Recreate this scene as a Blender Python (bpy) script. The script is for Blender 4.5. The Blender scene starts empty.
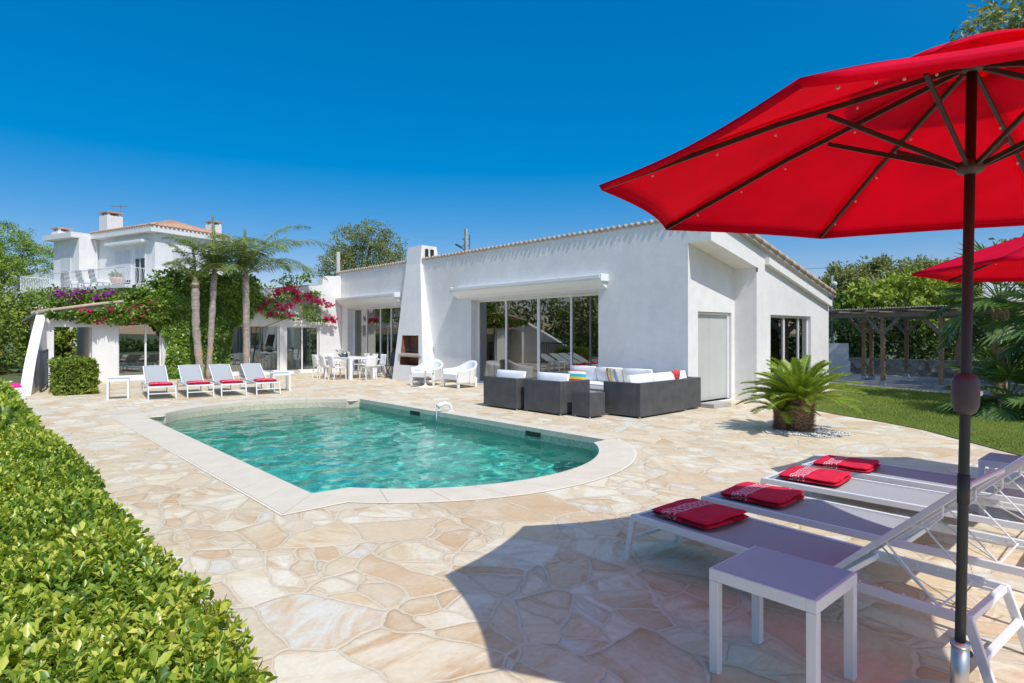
import bpy, math, random
import numpy as np
from mathutils import Vector, Matrix
R = math.radians
sc = bpy.context.scene
col = sc.collection
random.seed(7)
rng = np.random.default_rng(7)

# ------------------------------------------------------------------ camera, sky, sun, exposure
cam = bpy.data.cameras.new('camera')
cam.sensor_width = 36.0
cam.lens = 36.0 * 609 / 1024
cam.shift_y = -(341.5 - 333.0) / 1024
cam.clip_start = 0.05
cam.clip_end = 3000
camo = bpy.data.objects.new('camera', cam)
col.objects.link(camo)
camo.location = (0, 0, 1.6)
camo.rotation_euler = (R(90), 0, -math.atan2(.668, .744))
sc.camera = camo

world = bpy.data.worlds.new('World')
sc.world = world
world.use_nodes = True
wn = world.node_tree.nodes; wl = world.node_tree.links
sky = wn.new('ShaderNodeTexSky')
sky.sky_type = 'NISHITA'
sky.sun_disc = False
sky.sun_elevation = R(54.5)
sky.sun_rotation = math.atan2(-.15, -.99)
sky.altitude = 0
sky.air_density = 1.0
sky.dust_density = 0.25
sky.ozone_density = 3.2
hs = wn.new('ShaderNodeHueSaturation')
hs.inputs['Hue'].default_value = 0.492
hs.inputs['Saturation'].default_value = 2.15
hs.inputs['Value'].default_value = 1.0
gm = wn.new('ShaderNodeGamma'); gm.inputs[1].default_value = .62
wl.new(sky.outputs[0], gm.inputs[0]); wl.new(gm.outputs[0], hs.inputs['Color'])
gch = wn.new('ShaderNodeMix'); gch.data_type = 'RGBA'; gch.blend_type = 'MULTIPLY'; gch.inputs[0].default_value = 1
gch.inputs[7].default_value = (.9, .74, .90, 1)
wl.new(hs.outputs[0], gch.inputs[6])
# warm fill glow added to the sky on the sun's side, lifts the shade
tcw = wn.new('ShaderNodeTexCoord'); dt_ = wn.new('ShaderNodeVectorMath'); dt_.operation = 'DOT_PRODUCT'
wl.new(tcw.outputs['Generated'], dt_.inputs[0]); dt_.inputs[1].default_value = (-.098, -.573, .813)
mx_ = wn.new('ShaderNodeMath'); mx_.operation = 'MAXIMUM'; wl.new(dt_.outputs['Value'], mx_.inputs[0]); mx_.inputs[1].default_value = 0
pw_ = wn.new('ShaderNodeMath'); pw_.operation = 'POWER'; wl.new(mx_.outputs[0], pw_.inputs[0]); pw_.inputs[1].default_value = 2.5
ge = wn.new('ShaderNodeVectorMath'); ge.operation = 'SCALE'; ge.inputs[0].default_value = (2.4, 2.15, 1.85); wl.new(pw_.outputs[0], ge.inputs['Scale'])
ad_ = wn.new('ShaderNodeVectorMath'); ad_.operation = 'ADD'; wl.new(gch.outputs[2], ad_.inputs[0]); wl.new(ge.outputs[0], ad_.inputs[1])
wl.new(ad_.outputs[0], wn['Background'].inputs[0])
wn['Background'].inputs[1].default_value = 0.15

sun = bpy.data.lights.new('sun', 'SUN')
sun.energy = 2.15
sun.angle = R(0.53)
sun.cycles.is_caustics_light = True
sun.color = (1.0, 0.965, 0.905)
suno = bpy.data.objects.new('sun', sun)
col.objects.link(suno)
LIGHT = Vector((.31, 1.57, -2.23)).normalized()
suno.rotation_euler = LIGHT.to_track_quat('-Z', 'Y').to_euler()
suno.location = (0, -10, 20)

sc.view_settings.view_transform = 'Standard'
sc.view_settings.look = 'None'
sc.view_settings.exposure = 0.80
sc.view_settings.gamma = 1
sc.cycles.use_denoising = True
sc.cycles.max_bounces = 8
sc.cycles.transparent_max_bounces = 12
sc.cycles.caustics_refractive = True
sc.cycles.caustics_reflective = False
sc.cycles.sample_clamp_indirect = 6

# ------------------------------------------------------------------ mesh helpers
class MB:
    def __init__(s):
        s.v = []; s.f = []; s.M = None
    def add(s, vs, fs):
        o = len(s.v)
        for p in vs:
            p = Vector(p)
            s.v.append(tuple(s.M @ p) if s.M else tuple(p))
        for f in fs: s.f.append(tuple(i + o for i in f))
    def box(s, x0, x1, y0, y1, z0, z1):
        s.add([(x0,y0,z0),(x1,y0,z0),(x1,y1,z0),(x0,y1,z0),(x0,y0,z1),(x1,y0,z1),(x1,y1,z1),(x0,y1,z1)],
              [(0,3,2,1),(4,5,6,7),(0,1,5,4),(1,2,6,5),(2,3,7,6),(3,0,4,7)])
    def hexa(s, b, t):                      # four bottom, four top corners, both counterclockwise from above
        s.add(list(b)+list(t), [(0,3,2,1),(4,5,6,7),(0,1,5,4),(1,2,6,5),(2,3,7,6),(3,0,4,7)])
    def prism(s, pts, z0, z1):
        n = len(pts)
        s.add([(x,y,z0) for x,y in pts]+[(x,y,z1) for x,y in pts],
              [tuple(reversed(range(n))), tuple(range(n,2*n))]+[(i,(i+1)%n,n+(i+1)%n,n+i) for i in range(n)])
    def bar(s, a, b, w, h=None, up=(0,0,1)):    # rectangular bar between two points
        h = w if h is None else h
        a = Vector(a); b = Vector(b); d = (b-a).normalized()
        up = Vector(up)
        if abs(d.dot(up)) > .98: up = Vector((0,1,0)) if abs(d.y) < .9 else Vector((1,0,0))
        r = d.cross(up).normalized(); u = r.cross(d).normalized()
        vs = []
        for p in (a, b):
            for sx, sy in ((-1,-1),(1,-1),(1,1),(-1,1)):
                vs.append(p + r*(sx*w/2) + u*(sy*h/2))
        s.add(vs, [(0,1,2,3),(7,6,5,4),(0,4,5,1),(1,5,6,2),(2,6,7,3),(3,7,4,0)])
    def tube(s, pts, rad, n=8):
        pts = [Vector(p) for p in pts]
        m = len(pts)
        rs = rad if isinstance(rad, (list, tuple)) else [rad]*m
        base = []
        prev = None
        for i, p in enumerate(pts):
            d = (pts[min(i+1, m-1)] - pts[max(i-1, 0)]).normalized()
            if prev is None:
                a = Vector((0,0,1)) if abs(d.z) < .9 else Vector((1,0,0))
                r = d.cross(a).normalized()
            else:
                r = (prev - d*prev.dot(d)).normalized()
            prev = r
            u = r.cross(d)
            for k in range(n):
                t = 2*math.pi*k/n
                base.append(p + r*(math.cos(t)*rs[i]) + u*(math.sin(t)*rs[i]))
        fs = []
        for i in range(m-1):
            for k in range(n):
                a = i*n+k; b = i*n+(k+1)%n
                fs.append((a, a+n, b+n, b))
        fs.append(tuple(range(n))); fs.append(tuple(reversed(range((m-1)*n, m*n))))
        s.add(base, fs)
    def lathe(s, prof, c=(0,0,0), n=24):
        vs = []; fs = []
        for r, z in prof:
            for k in range(n):
                t = 2*math.pi*k/n
                vs.append((c[0]+r*math.cos(t), c[1]+r*math.sin(t), c[2]+z))
        for i in range(len(prof)-1):
            for k in range(n):
                a = i*n+k; b = i*n+(k+1)%n
                fs.append((a, b, b+n, a+n))
        fs.append(tuple(reversed(range(n)))); fs.append(tuple(range((len(prof)-1)*n, len(prof)*n)))
        s.add(vs, fs)
    def grid(s, fn, nu, nv):
        vs = [fn(i/nu, j/nv) for j in range(nv+1) for i in range(nu+1)]
        fs = [(j*(nu+1)+i, j*(nu+1)+i+1, (j+1)*(nu+1)+i+1, (j+1)*(nu+1)+i) for j in range(nv) for i in range(nu)]
        s.add(vs, fs)
    def build(s, name, mat, parent=None, bevel=0, smooth=False, seg=2):
        me = bpy.data.meshes.new(name)
        me.from_pydata(s.v, [], s.f)
        me.materials.append(mat)
        if smooth: me.polygons.foreach_set('use_smooth', [True]*len(me.polygons))
        me.update()
        o = bpy.data.objects.new(name, me)
        col.objects.link(o)
        if parent: o.parent = parent
        if bevel:
            b = o.modifiers.new('bevel', 'BEVEL'); b.width = bevel; b.segments = seg; b.limit_method = 'ANGLE'
            if smooth is False and bevel > .004:
                pass
        return o

def fastmesh(name, V, F, mat, parent=None, smooth=False):
    """V (n,3) array, F (m,k) array, one polygon size"""
    V = np.asarray(V, dtype=np.float32); F = np.asarray(F, dtype=np.int32)
    me = bpy.data.meshes.new(name)
    me.vertices.add(len(V)); me.vertices.foreach_set('co', V.ravel())
    k = F.shape[1]
    me.loops.add(F.size); me.loops.foreach_set('vertex_index', F.ravel())
    me.polygons.add(len(F))
    me.polygons.foreach_set('loop_start', np.arange(0, F.size, k, dtype=np.int32))
    me.polygons.foreach_set('loop_total', np.full(len(F), k, dtype=np.int32))
    if smooth: me.polygons.foreach_set('use_smooth', np.ones(len(F), dtype=bool))
    me.materials.append(mat)
    me.update(calc_edges=True); me.validate()
    o = bpy.data.objects.new(name, me)
    col.objects.link(o)
    if parent: o.parent = parent
    return o

def tag(o, label=None, cat=None, group=None, kind=None):
    if label: o['label'] = label
    if cat: o['category'] = cat
    if group: o['group'] = group
    if kind: o['kind'] = kind
    return o
def empty(name, loc=(0,0,0), rz=0, label=None, cat=None, group=None):
    o = bpy.data.objects.new(name, None)
    o.empty_display_size = .1
    col.objects.link(o)
    o.location = loc; o.rotation_euler = (0,0,rz)
    return tag(o, label, cat, group)
def copy_tree(o, parent=None):
    c = o.copy(); col.objects.link(c)
    if parent: c.parent = parent
    for ch in list(o.children): copy_tree(ch, c)
    return c

# ------------------------------------------------------------------ material helpers
def mat(name):
    m = bpy.data.materials.new(name); m.use_nodes = True
    return m, m.node_tree.nodes, m.node_tree.links, m.node_tree.nodes['Principled BSDF']
def ramp(n, stops, mode='LINEAR'):
    r = n.new('ShaderNodeValToRGB'); r.color_ramp.interpolation = mode
    e = r.color_ramp.elements
    while len(e) < len(stops): e.new(.5)
    for i, (p, c) in enumerate(stops):
        e[i].position = p; e[i].color = (*c, 1) if len(c) == 3 else c
    return r
def noise(n, l, scale, detail=4, rough=.5, vec=None, dist=0):
    t = n.new('ShaderNodeTexNoise'); t.inputs['Scale'].default_value = scale
    t.inputs['Detail'].default_value = detail; t.inputs['Roughness'].default_value = rough
    t.inputs['Distortion'].default_value = dist
    if vec is not None: l.new(vec, t.inputs['Vector'])
    return t
def mixc(n, l, fac, a, b, mode='MIX'):
    m = n.new('ShaderNodeMix'); m.data_type = 'RGBA'; m.blend_type = mode
    for sock, v in ((m.inputs[0], fac), (m.inputs[6], a), (m.inputs[7], b)):
        if isinstance(v, (int, float)): sock.default_value = v
        elif isinstance(v, tuple): sock.default_value = (*v, 1)
        else: l.new(v, sock)
    return m.outputs[2]
def mth(n, l, op, a, b=0.0):
    m = n.new('ShaderNodeMath'); m.operation = op
    for sock, v in ((m.inputs[0], a), (m.inputs[1], b)):
        if isinstance(v, (int, float)): sock.default_value = v
        else: l.new(v, sock)
    return m.outputs[0]
def bump(n, l, b, h, strength=.3, dist=.01):
    k = n.new('ShaderNodeBump'); k.inputs['Strength'].default_value = strength; k.inputs['Distance'].default_value = dist
    l.new(h, k.inputs['Height']); l.new(k.outputs[0], b.inputs['Normal'])
def coords(n, kind='Object', geo=False):
    if geo: return n.new('ShaderNodeNewGeometry').outputs['Position']
    return n.new('ShaderNodeTexCoord').outputs[kind]

def plain(name, c, rough=.5, metal=0, var=.06, scale=8, bmp=0, bscale=60):
    m, n, l, b = mat(name)
    co = coords(n)
    t = noise(n, l, scale, 4, .6, co)
    lo = tuple(x*(1-var) for x in c); hi = tuple(min(1, x*(1+var)) for x in c)
    r = ramp(n, [(.3, lo), (.7, hi)]); l.new(t.outputs[0], r.inputs[0]); l.new(r.outputs[0], b.inputs['Base Color'])
    b.inputs['Roughness'].default_value = rough; b.inputs['Metallic'].default_value = metal
    if bmp:
        t2 = noise(n, l, bscale, 3, .6, co); bump(n, l, b, t2.outputs[0], bmp, .01)
    return m

def stucco(name='white_stucco', c=(.835,.83,.815)):
    m, n, l, b = mat(name)
    p = coords(n, geo=True)
    t = noise(n, l, .55, 5, .62, p); t2 = noise(n, l, 4, 4, .6, p)
    a = ramp(n, [(.25, tuple(x*.885 for x in c)), (.6, c)]); l.new(t.outputs[0], a.inputs[0])
    d = ramp(n, [(.3, (.93,.93,.92)), (.65, (1,1,1))]); l.new(t2.outputs[0], d.inputs[0])
    # rain streaks
    mp = n.new('ShaderNodeMapping'); mp.inputs['Scale'].default_value = (3,3,.5); l.new(p, mp.inputs[0])
    t3 = noise(n, l, 1, 4, .6, mp.outputs[0]); e = ramp(n, [(.35, (.97,.967,.96)), (.6, (1,1,1))]); l.new(t3.outputs[0], e.inputs[0])
    x = mixc(n, l, 1.0, a.outputs[0], d.outputs[0], 'MULTIPLY'); x = mixc(n, l, 1.0, x, e.outputs[0], 'MULTIPLY')
    l.new(x, b.inputs['Base Color']); b.inputs['Roughness'].default_value = .9
    h1 = noise(n, l, 9, 4, .6, p); h2 = noise(n, l, 90, 3, .6, p)
    hh = mth(n, l, 'ADD', h1.outputs[0], mth(n, l, 'MULTIPLY', h2.outputs[0], .25))
    bump(n, l, b, hh, .16, .02)
    return m

def flagstone():
    m, n, l, b = mat('flagstone')
    p = coords(n, geo=True)
    def warp(sc_, amt, src):
        nz = noise(n, l, sc_, 2, .5, src)
        sb = n.new('ShaderNodeVectorMath'); sb.operation = 'SUBTRACT'; l.new(nz.outputs['Color'], sb.inputs[0]); sb.inputs[1].default_value = (.5,.5,.5)
        off = n.new('ShaderNodeVectorMath'); off.operation = 'SCALE'; off.inputs['Scale'].default_value = amt; l.new(sb.outputs[0], off.inputs[0])
        add = n.new('ShaderNodeVectorMath'); add.operation = 'ADD'; l.new(src, add.inputs[0]); l.new(off.outputs[0], add.inputs[1]); return add.outputs[0]
    q = warp(.8, .55, p); q = warp(6, .07, q)
    def vor(feat, sc_, rot, sx):
        mp = n.new('ShaderNodeMapping'); mp.inputs['Scale'].default_value = (sx,1,0); mp.inputs['Rotation'].default_value = (0,0,rot); l.new(q, mp.inputs[0])
        v = n.new('ShaderNodeTexVoronoi'); v.feature = feat; v.inputs['Scale'].default_value = sc_
        v.voronoi_dimensions = '2D'; v.inputs['Randomness'].default_value = 1.0
        l.new(mp.outputs[0], v.inputs['Vector']); return v
    A1 = vor('F1', 1.75, .5, 1.25); A2 = vor('DISTANCE_TO_EDGE', 1.75, .5, 1.25)
    B1 = vor('F1', 2.9, 1.3, 1.5); B2 = vor('DISTANCE_TO_EDGE', 2.9, 1.3, 1.5)
    sa = n.new('ShaderNodeSeparateColor'); l.new(A1.outputs['Color'], sa.inputs[0])
    split = mth(n, l, 'GREATER_THAN', sa.outputs[0], .42)
    cell = mixc(n, l, split, A1.outputs['Color'], mixc(n, l, .5, A1.outputs['Color'], B1.outputs['Color']))
    eA = mth(n, l, 'MULTIPLY', A2.outputs['Distance'], .57); eB = mth(n, l, 'MULTIPLY', B2.outputs['Distance'], .345)
    eB2 = mth(n, l, 'ADD', eB, mth(n, l, 'MULTIPLY', mth(n, l, 'SUBTRACT', 1.0, split), 9))
    edge = mth(n, l, 'MINIMUM', eA, eB2)
    wn_ = n.new('ShaderNodeTexWhiteNoise'); l.new(cell, wn_.inputs['Vector'])
    sep = n.new('ShaderNodeSeparateColor'); l.new(wn_.outputs['Color'], sep.inputs[0])
    cr = ramp(n, [(0,(.71,.62,.48)), (.14,(.64,.55,.42)), (.28,(.74,.68,.57)), (.42,(.65,.52,.37)), (.56,(.73,.65,.52)), (.70,(.60,.44,.29)), (.80,(.66,.64,.59)), (.92,(.69,.57,.41))], 'CONSTANT')
    l.new(sep.outputs[0], cr.inputs[0])
    # each stone is cut from its own piece of the pattern: shifted and turned by its random value
    sh = n.new('ShaderNodeVectorMath'); sh.operation = 'SCALE'; sh.inputs['Scale'].default_value = 37; l.new(wn_.outputs['Color'], sh.inputs[0])
    pq = n.new('ShaderNodeVectorMath'); pq.operation = 'ADD'; l.new(p, pq.inputs[0]); l.new(sh.outputs[0], pq.inputs[1])
    ang = n.new('ShaderNodeVectorRotate'); ang.rotation_type = 'Z_AXIS'; l.new(pq.outputs[0], ang.inputs[0]); l.new(mth(n, l, 'MULTIPLY', sep.outputs[1], 6.28), ang.inputs['Angle'])
    ms = n.new('ShaderNodeMapping'); ms.inputs['Scale'].default_value = (1.2,3.4,1); l.new(ang.outputs[0], ms.inputs[0])
    b1 = noise(n, l, 1.5, 6, .62, ms.outputs[0], 1.2)
    rr = ramp(n, [(.44,(0,0,0)), (.66,(1,1,1))]); l.new(b1.outputs[0], rr.inputs[0])
    tint = ramp(n, [(0,(.62,.44,.26)), (.4,(.54,.35,.19)), (.7,(.64,.50,.32)), (1,(.56,.51,.45))]); l.new(sep.outputs[2], tint.inputs[0])
    c1 = mixc(n, l, mth(n, l, 'MULTIPLY', rr.outputs[0], .95), cr.outputs[0], tint.outputs[0])
    b2 = noise(n, l, 2.2, 6, .65, pq.outputs[0], .6)
    pal = ramp(n, [(.48,(0,0,0)), (.66,(1,1,1))]); l.new(b2.outputs[0], pal.inputs[0])
    c1 = mixc(n, l, mth(n, l, 'MULTIPLY', pal.outputs[0], .42), c1, (.75,.70,.60))
    b3 = noise(n, l, 24, 6, .72, p)
    fine = ramp(n, [(.3,(.84,.83,.82)), (.7,(1.0,1.0,1.0))]); l.new(b3.outputs[0], fine.inputs[0])
    c1 = mixc(n, l, 1.0, c1, fine.outputs[0], 'MULTIPLY')
    # joints, pale, of uneven width, here and there smeared over the stone rim
    jn = noise(n, l, 9, 4, .65, p)
    wid = mth(n, l, 'MULTIPLY', mth(n, l, 'SUBTRACT', jn.outputs[0], .25), .030)
    g = n.new('ShaderNodeMapRange'); g.interpolation_type = 'SMOOTHSTEP'
    l.new(edge, g.inputs['Value']); l.new(wid, g.inputs['From Min'])
    l.new(mth(n, l, 'ADD', wid, .010), g.inputs['From Max'])
    gc = ramp(n, [(.3,(.58,.50,.385)), (.7,(.67,.59,.47))]); l.new(b3.outputs[0], gc.inputs[0])
    c2 = mixc(n, l, g.outputs[0], gc.outputs[0], c1)
    rim = ramp(n, [(.0,(.80,.74,.68)), (.035,(1,1,1))]); l.new(mth(n, l, 'ABSOLUTE', mth(n, l, 'SUBTRACT', edge, mth(n, l, 'ADD', wid, .012))), rim.inputs[0])
    c2 = mixc(n, l, mth(n, l, 'MULTIPLY', sep.outputs[1], .8), c2, mixc(n, l, 1.0, c2, rim.outputs[0], 'MULTIPLY'))
    big = noise(n, l, .35, 3, .5, p)
    bg = ramp(n, [(.3,(.92,.91,.90)), (.7,(1,1,1))]); l.new(big.outputs[0], bg.inputs[0])
    c2 = mixc(n, l, 1.0, c2, bg.outputs[0], 'MULTIPLY')
    c2 = mixc(n, l, 1.0, c2, (1.16,1.17,1.12), 'MULTIPLY')
    l.new(c2, b.inputs['Base Color'])
    b.inputs['Roughness'].default_value = .75
    hh = mth(n, l, 'ADD', mth(n, l, 'MULTIPLY', g.outputs[0], .8), mth(n, l, 'MULTIPLY', b1.outputs[0], .5))
    hh = mth(n, l, 'ADD', hh, mth(n, l, 'MULTIPLY', b3.outputs[0], .25))
    bump(n, l, b, hh, .6, .010)
    return m

LEAFGAIN = 1.45
def leafmat(name, cols, rough=.42, trans=.35, spec=.4, patch=0, twoscale=1.3):
    """each leaf its own tone through Random Per Island, in larger light and dark drifts"""
    m, n, l, b = mat(name)
    geo = n.new('ShaderNodeNewGeometry')
    t = noise(n, l, twoscale, 3, .6, geo.outputs['Position'])
    f = mth(n, l, 'ADD', mth(n, l, 'MULTIPLY', geo.outputs['Random Per Island'], .62), mth(n, l, 'MULTIPLY', t.outputs[0], .76))
    f = mth(n, l, 'SUBTRACT', f, .19)
    cols = [tuple(min(.8, x*LEAFGAIN) for x in c) for c in cols]
    k = len(cols)
    r = ramp(n, [(i/(k-1), c) for i, c in enumerate(cols)]); l.new(f, r.inputs[0])
    l.new(r.outputs[0], b.inputs['Base Color']); b.inputs['Roughness'].default_value = rough
    b.inputs['Specular IOR Level'].default_value = spec
    tr = n.new('ShaderNodeBsdfTranslucent'); l.new(mixc(n, l, 1.0, r.outputs[0], (1.0,1.0,.45), 'MULTIPLY'), tr.inputs[0])
    mx = n.new('ShaderNodeMixShader'); mx.inputs[0].default_value = trans
    l.new(b.outputs[0], mx.inputs[1]); l.new(tr.outputs[0], mx.inputs[2]); l.new(mx.outputs[0], n['Material Output'].inputs[0])
    return m

def glassmat(name, tint=(.55,.62,.58), refl=1.0):
    m, n, l, b = mat(name)
    n.remove(b)
    t = n.new('ShaderNodeBsdfTransparent'); t.inputs[0].default_value = (*tint, 1)
    g = n.new('ShaderNodeBsdfGlossy'); g.inputs['Roughness'].default_value = .004; g.inputs[0].default_value = (.92,.95,.93,1)
    fr = n.new('ShaderNodeFresnel'); fr.inputs[0].default_value = 1.52
    co = coords(n, geo=True); nz = noise(n, l, .5, 2, .5, co)
    k = n.new('ShaderNodeBump'); k.inputs['Strength'].default_value = .04; k.inputs['Distance'].default_value = .05
    l.new(nz.outputs[0], k.inputs['Height']); l.new(k.outputs[0], g.inputs['Normal'])
    f = mth(n, l, 'ADD', mth(n, l, 'MULTIPLY', fr.outputs[0], 1.3), .22*refl)
    mx = n.new('ShaderNodeMixShader'); l.new(f, mx.inputs[0]); l.new(t.outputs[0], mx.inputs[1]); l.new(g.outputs[0], mx.inputs[2])
    l.new(mx.outputs[0], n['Material Output'].inputs[0])
    return m

def rooftile(name, c1, c2, dirx=True):
    m, n, l, b = mat(name)
    p = coords(n, 'Object')
    t = noise(n, l, 3.2, 5, .65, p); t2 = noise(n, l, 22, 3, .6, p)
    r = ramp(n, [(.3, c1), (.7, c2)]); l.new(t.outputs[0], r.inputs[0])
    d = ramp(n, [(.3,(.7,.68,.66)), (.7,(1,1,1))]); l.new(t2.outputs[0], d.inputs[0])
    l.new(mixc(n, l, 1.0, r.outputs[0], d.outputs[0], 'MULTIPLY'), b.inputs['Base Color'])
    b.inputs['Roughness'].default_value = .85
    return m

STUC = stucco()
STONE = flagstone()
WHITE = plain('white_powder_coat', (.80,.82,.82), .35, 0, .02, 20)
FRAMEW = plain('white_window_frame', (.78,.78,.77), .35, 0, .03, 6)
PLASTW = plain('white_plastic', (.84,.84,.84), .4, 0, .02, 9)
CUSH = plain('white_cushion_fabric', (.82,.82,.83), .9, 0, .04, 6, .4, 14)
DARKAL = plain('dark_grey_aluminium', (.030,.038,.038), .55, 0, .1, 20)
STEEL = plain('brushed_steel', (.62,.60,.57), .36, 1.0, .05, 12)
GREYP = plain('grey_plastic_housing', (.075,.065,.07), .5, 0, .08, 20)
GLASS = glassmat('window_glass')
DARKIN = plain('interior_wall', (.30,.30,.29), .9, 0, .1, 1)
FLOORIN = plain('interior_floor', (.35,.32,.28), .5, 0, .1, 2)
CURT = plain('curtain_fabric', (.72,.73,.70), .9, 0, .06, 3)
WOOD = plain('weathered_pergola_wood', (.30,.19,.115), .8, 0, .35, 7, .4, 40)
GREYWOOD = plain('grey_weathered_wood', (.24,.20,.165), .85, 0, .2, 5, .4, 40)
SHUT = plain('grey_roller_shutter', (.50,.52,.50), .55, 0, .04, 2)
CONC = plain('concrete', (.42,.41,.38), .9, 0, .12, 5, .3, 40)
TILE = rooftile('terracotta_tile', (.55,.38,.27), (.64,.55,.44))
TILEO = rooftile('orange_terracotta_tile', (.58,.33,.21), (.68,.46,.33))
IRON = plain('dark_iron', (.06,.065,.07), .5, .3, .1, 10)
BARK = plain('palm_bark', (.36,.24,.15), .95, 0, .3, 5, .8, 14)
TBARK = plain('tree_bark', (.16,.12,.09), .95, 0, .3, 5, .8, 20)

# ------------------------------------------------------------------ the ground and the terrace
def poly_sheet(name, pts, z, m, kind='structure'):
    mb = MB(); mb.add([(x,y,z) for x,y in pts], [tuple(range(len(pts)))])
    o = mb.build(name, m); o['kind'] = kind; return o

def arc(cx, cy, r, a0, a1, n):
    return [(cx+r*math.cos(R(a0+(a1-a0)*i/n)), cy+r*math.sin(R(a0+(a1-a0)*i/n))) for i in range(n+1)]
PX0, PX1, PY0, PY1 = 2.55, 7.08, 5.80, 13.38
def pool_outline(o=0.0, n=28):
    # rectangle with shoulders and a bowed end on both short sides; o grows it outwards
    rr = 2.35 + o; hx = 1.92; cx = 4.86
    cyn = PY0 + math.sqrt(2.35**2 - hx**2) - .02
    cyf = PY1 - math.sqrt(2.35**2 - hx**2) + .10
    def an(dy): return math.degrees(math.asin(max(-1, min(1, dy/rr))))
    r = .62*o
    pts = [(PX0-o, PY0-o)]
    a0 = an(cyn-(PY0-o)) if o else math.degrees(math.acos(hx/rr))
    a1 = an(cyn-(PY0-.12*o)) if o else a0
    pts += arc(cx, cyn, rr, 180+a0, 360-a1, n)
    pts += [(PX1+r*.9, PY0-.1*o), (PX1+r, PY0+.3*o), (PX1+r, PY1+o)] if o else [(PX1, PY0), (PX1, PY0+.001), (PX1, PY1)]
    a2 = an(PY1+o-cyf) if o else math.degrees(math.acos(hx/rr))
    pts += arc(cx, cyf, rr, a2, 180-a2, n)
    pts.append((PX0-o, PY1+o))
    return pts
inner = pool_outline(0); outer = pool_outline(.47); joint = pool_outline(.495)
N = len(inner)

# one ground sheet out to the horizon, with the pool left open
EARTH = plain('dry_earth_grass', (.10,.13,.045), .95, 0, .3, .4)
mb = MB()
hull = [(-1500,-1500),(1500,-1500),(1500,1500),(-1500,1500)]
# ring between the pool outline and a rectangle, then rectangle to horizon
def ring(mb, a, b, z):
    n = len(a); mb.add([(x,y,z) for x,y in a]+[(x,y,z) for x,y in b], [(i,(i+1)%n,n+(i+1)%n,n+i) for i in range(n)])
def rect_project(pts, x0, x1, y0, y1):
    out = []
    cx, cy = 4.8, 9.6
    for x, y in pts:
        dx, dy = x-cx, y-cy
        t = min(((x1-cx)/dx if dx > 1e-6 else 1e9), ((x0-cx)/dx if dx < -1e-6 else 1e9),
                ((y1-cy)/dy if dy > 1e-6 else 1e9), ((y0-cy)/dy if dy < -1e-6 else 1e9))
        out.append((cx+dx*t, cy+dy*t))
    return out
def frame(mb, x0, x1, y0, y1, X0, X1, Y0, Y1, z):
    v = [(x0,y0,z),(x1,y0,z),(x1,y1,z),(x0,y1,z),(X0,Y0,z),(X1,Y0,z),(X1,Y1,z),(X0,Y1,z)]
    mb.add(v, [(i,(i+1)%4,4+(i+1)%4,4+i) for i in range(4)])
def fan_ring(mb, pts, x0, x1, y0, y1, z):
    """fills between the closed outline and a rectangle that surrounds it"""
    pr = rect_project(pts, x0, x1, y0, y1)
    ring(mb, pts, pr, z)
    cs = [(x0,y0),(x1,y0),(x1,y1),(x0,y1)]
    n = len(pr)
    for c in cs:
        for i in range(n):
            a, b2 = pr[i], pr[(i+1)%n]
            ona = abs(a[0]-c[0]) < 1e-4 or abs(a[1]-c[1]) < 1e-4
            onb = abs(b2[0]-c[0]) < 1e-4 or abs(b2[1]-c[1]) < 1e-4
            if ona and onb and abs(a[0]-b2[0]) > 1e-4 and abs(a[1]-b2[1]) > 1e-4:
                mb.add([(a[0],a[1],z),(b2[0],b2[1],z),(c[0],c[1],z)], [(0,2,1)])
fan_ring(mb, inner, 1, 9, 3, 17, -.03)
frame(mb, 1, 9, 3, 17, -1500, 1500, -1500, 1500, -.03)
o = mb.build('ground', EARTH); o['kind'] = 'structure'

mb = MB()
fan_ring(mb, joint, 1, 9, 3, 17, 0)
frame(mb, 1, 9, 3, 17, .9, 19, -6, 24.5, 0)
o = mb.build('terrace_paving', STONE); o['kind'] = 'structure'

# coping: raised a touch, tiles with joints, pale mortar line round it
def copingmat():
    m, n, l, b = mat('coping_stone')
    p = coords(n, geo=True)
    t = noise(n, l, 3.5, 5, .6, p); t2 = noise(n, l, 40, 4, .7, p)
    r = ramp(n, [(.3,(.69,.60,.47)), (.7,(.76,.68,.55))]); l.new(t.outputs[0], r.inputs[0])
    d = ramp(n, [(.3,(.92,.92,.92)), (.7,(1,1,1))]); l.new(t2.outputs[0], d.inputs[0])
    l.new(mixc(n, l, 1.0, r.outputs[0], d.outputs[0], 'MULTIPLY'), b.inputs['Base Color'])
    b.inputs['Roughness'].default_value = .7; bump(n, l, b, t2.outputs[0], .15, .004)
    return m
COPE = copingmat()
MORT = plain('white_mortar', (.76,.70,.60), .9, 0, .05, 8)
cope = empty('pool_coping', (0,0,0)); cope['kind'] = 'structure'
mb = MB()
ring(mb, pool_outline(.465), joint, .004)
o = mb.build('mortar_line', MORT, cope)
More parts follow.
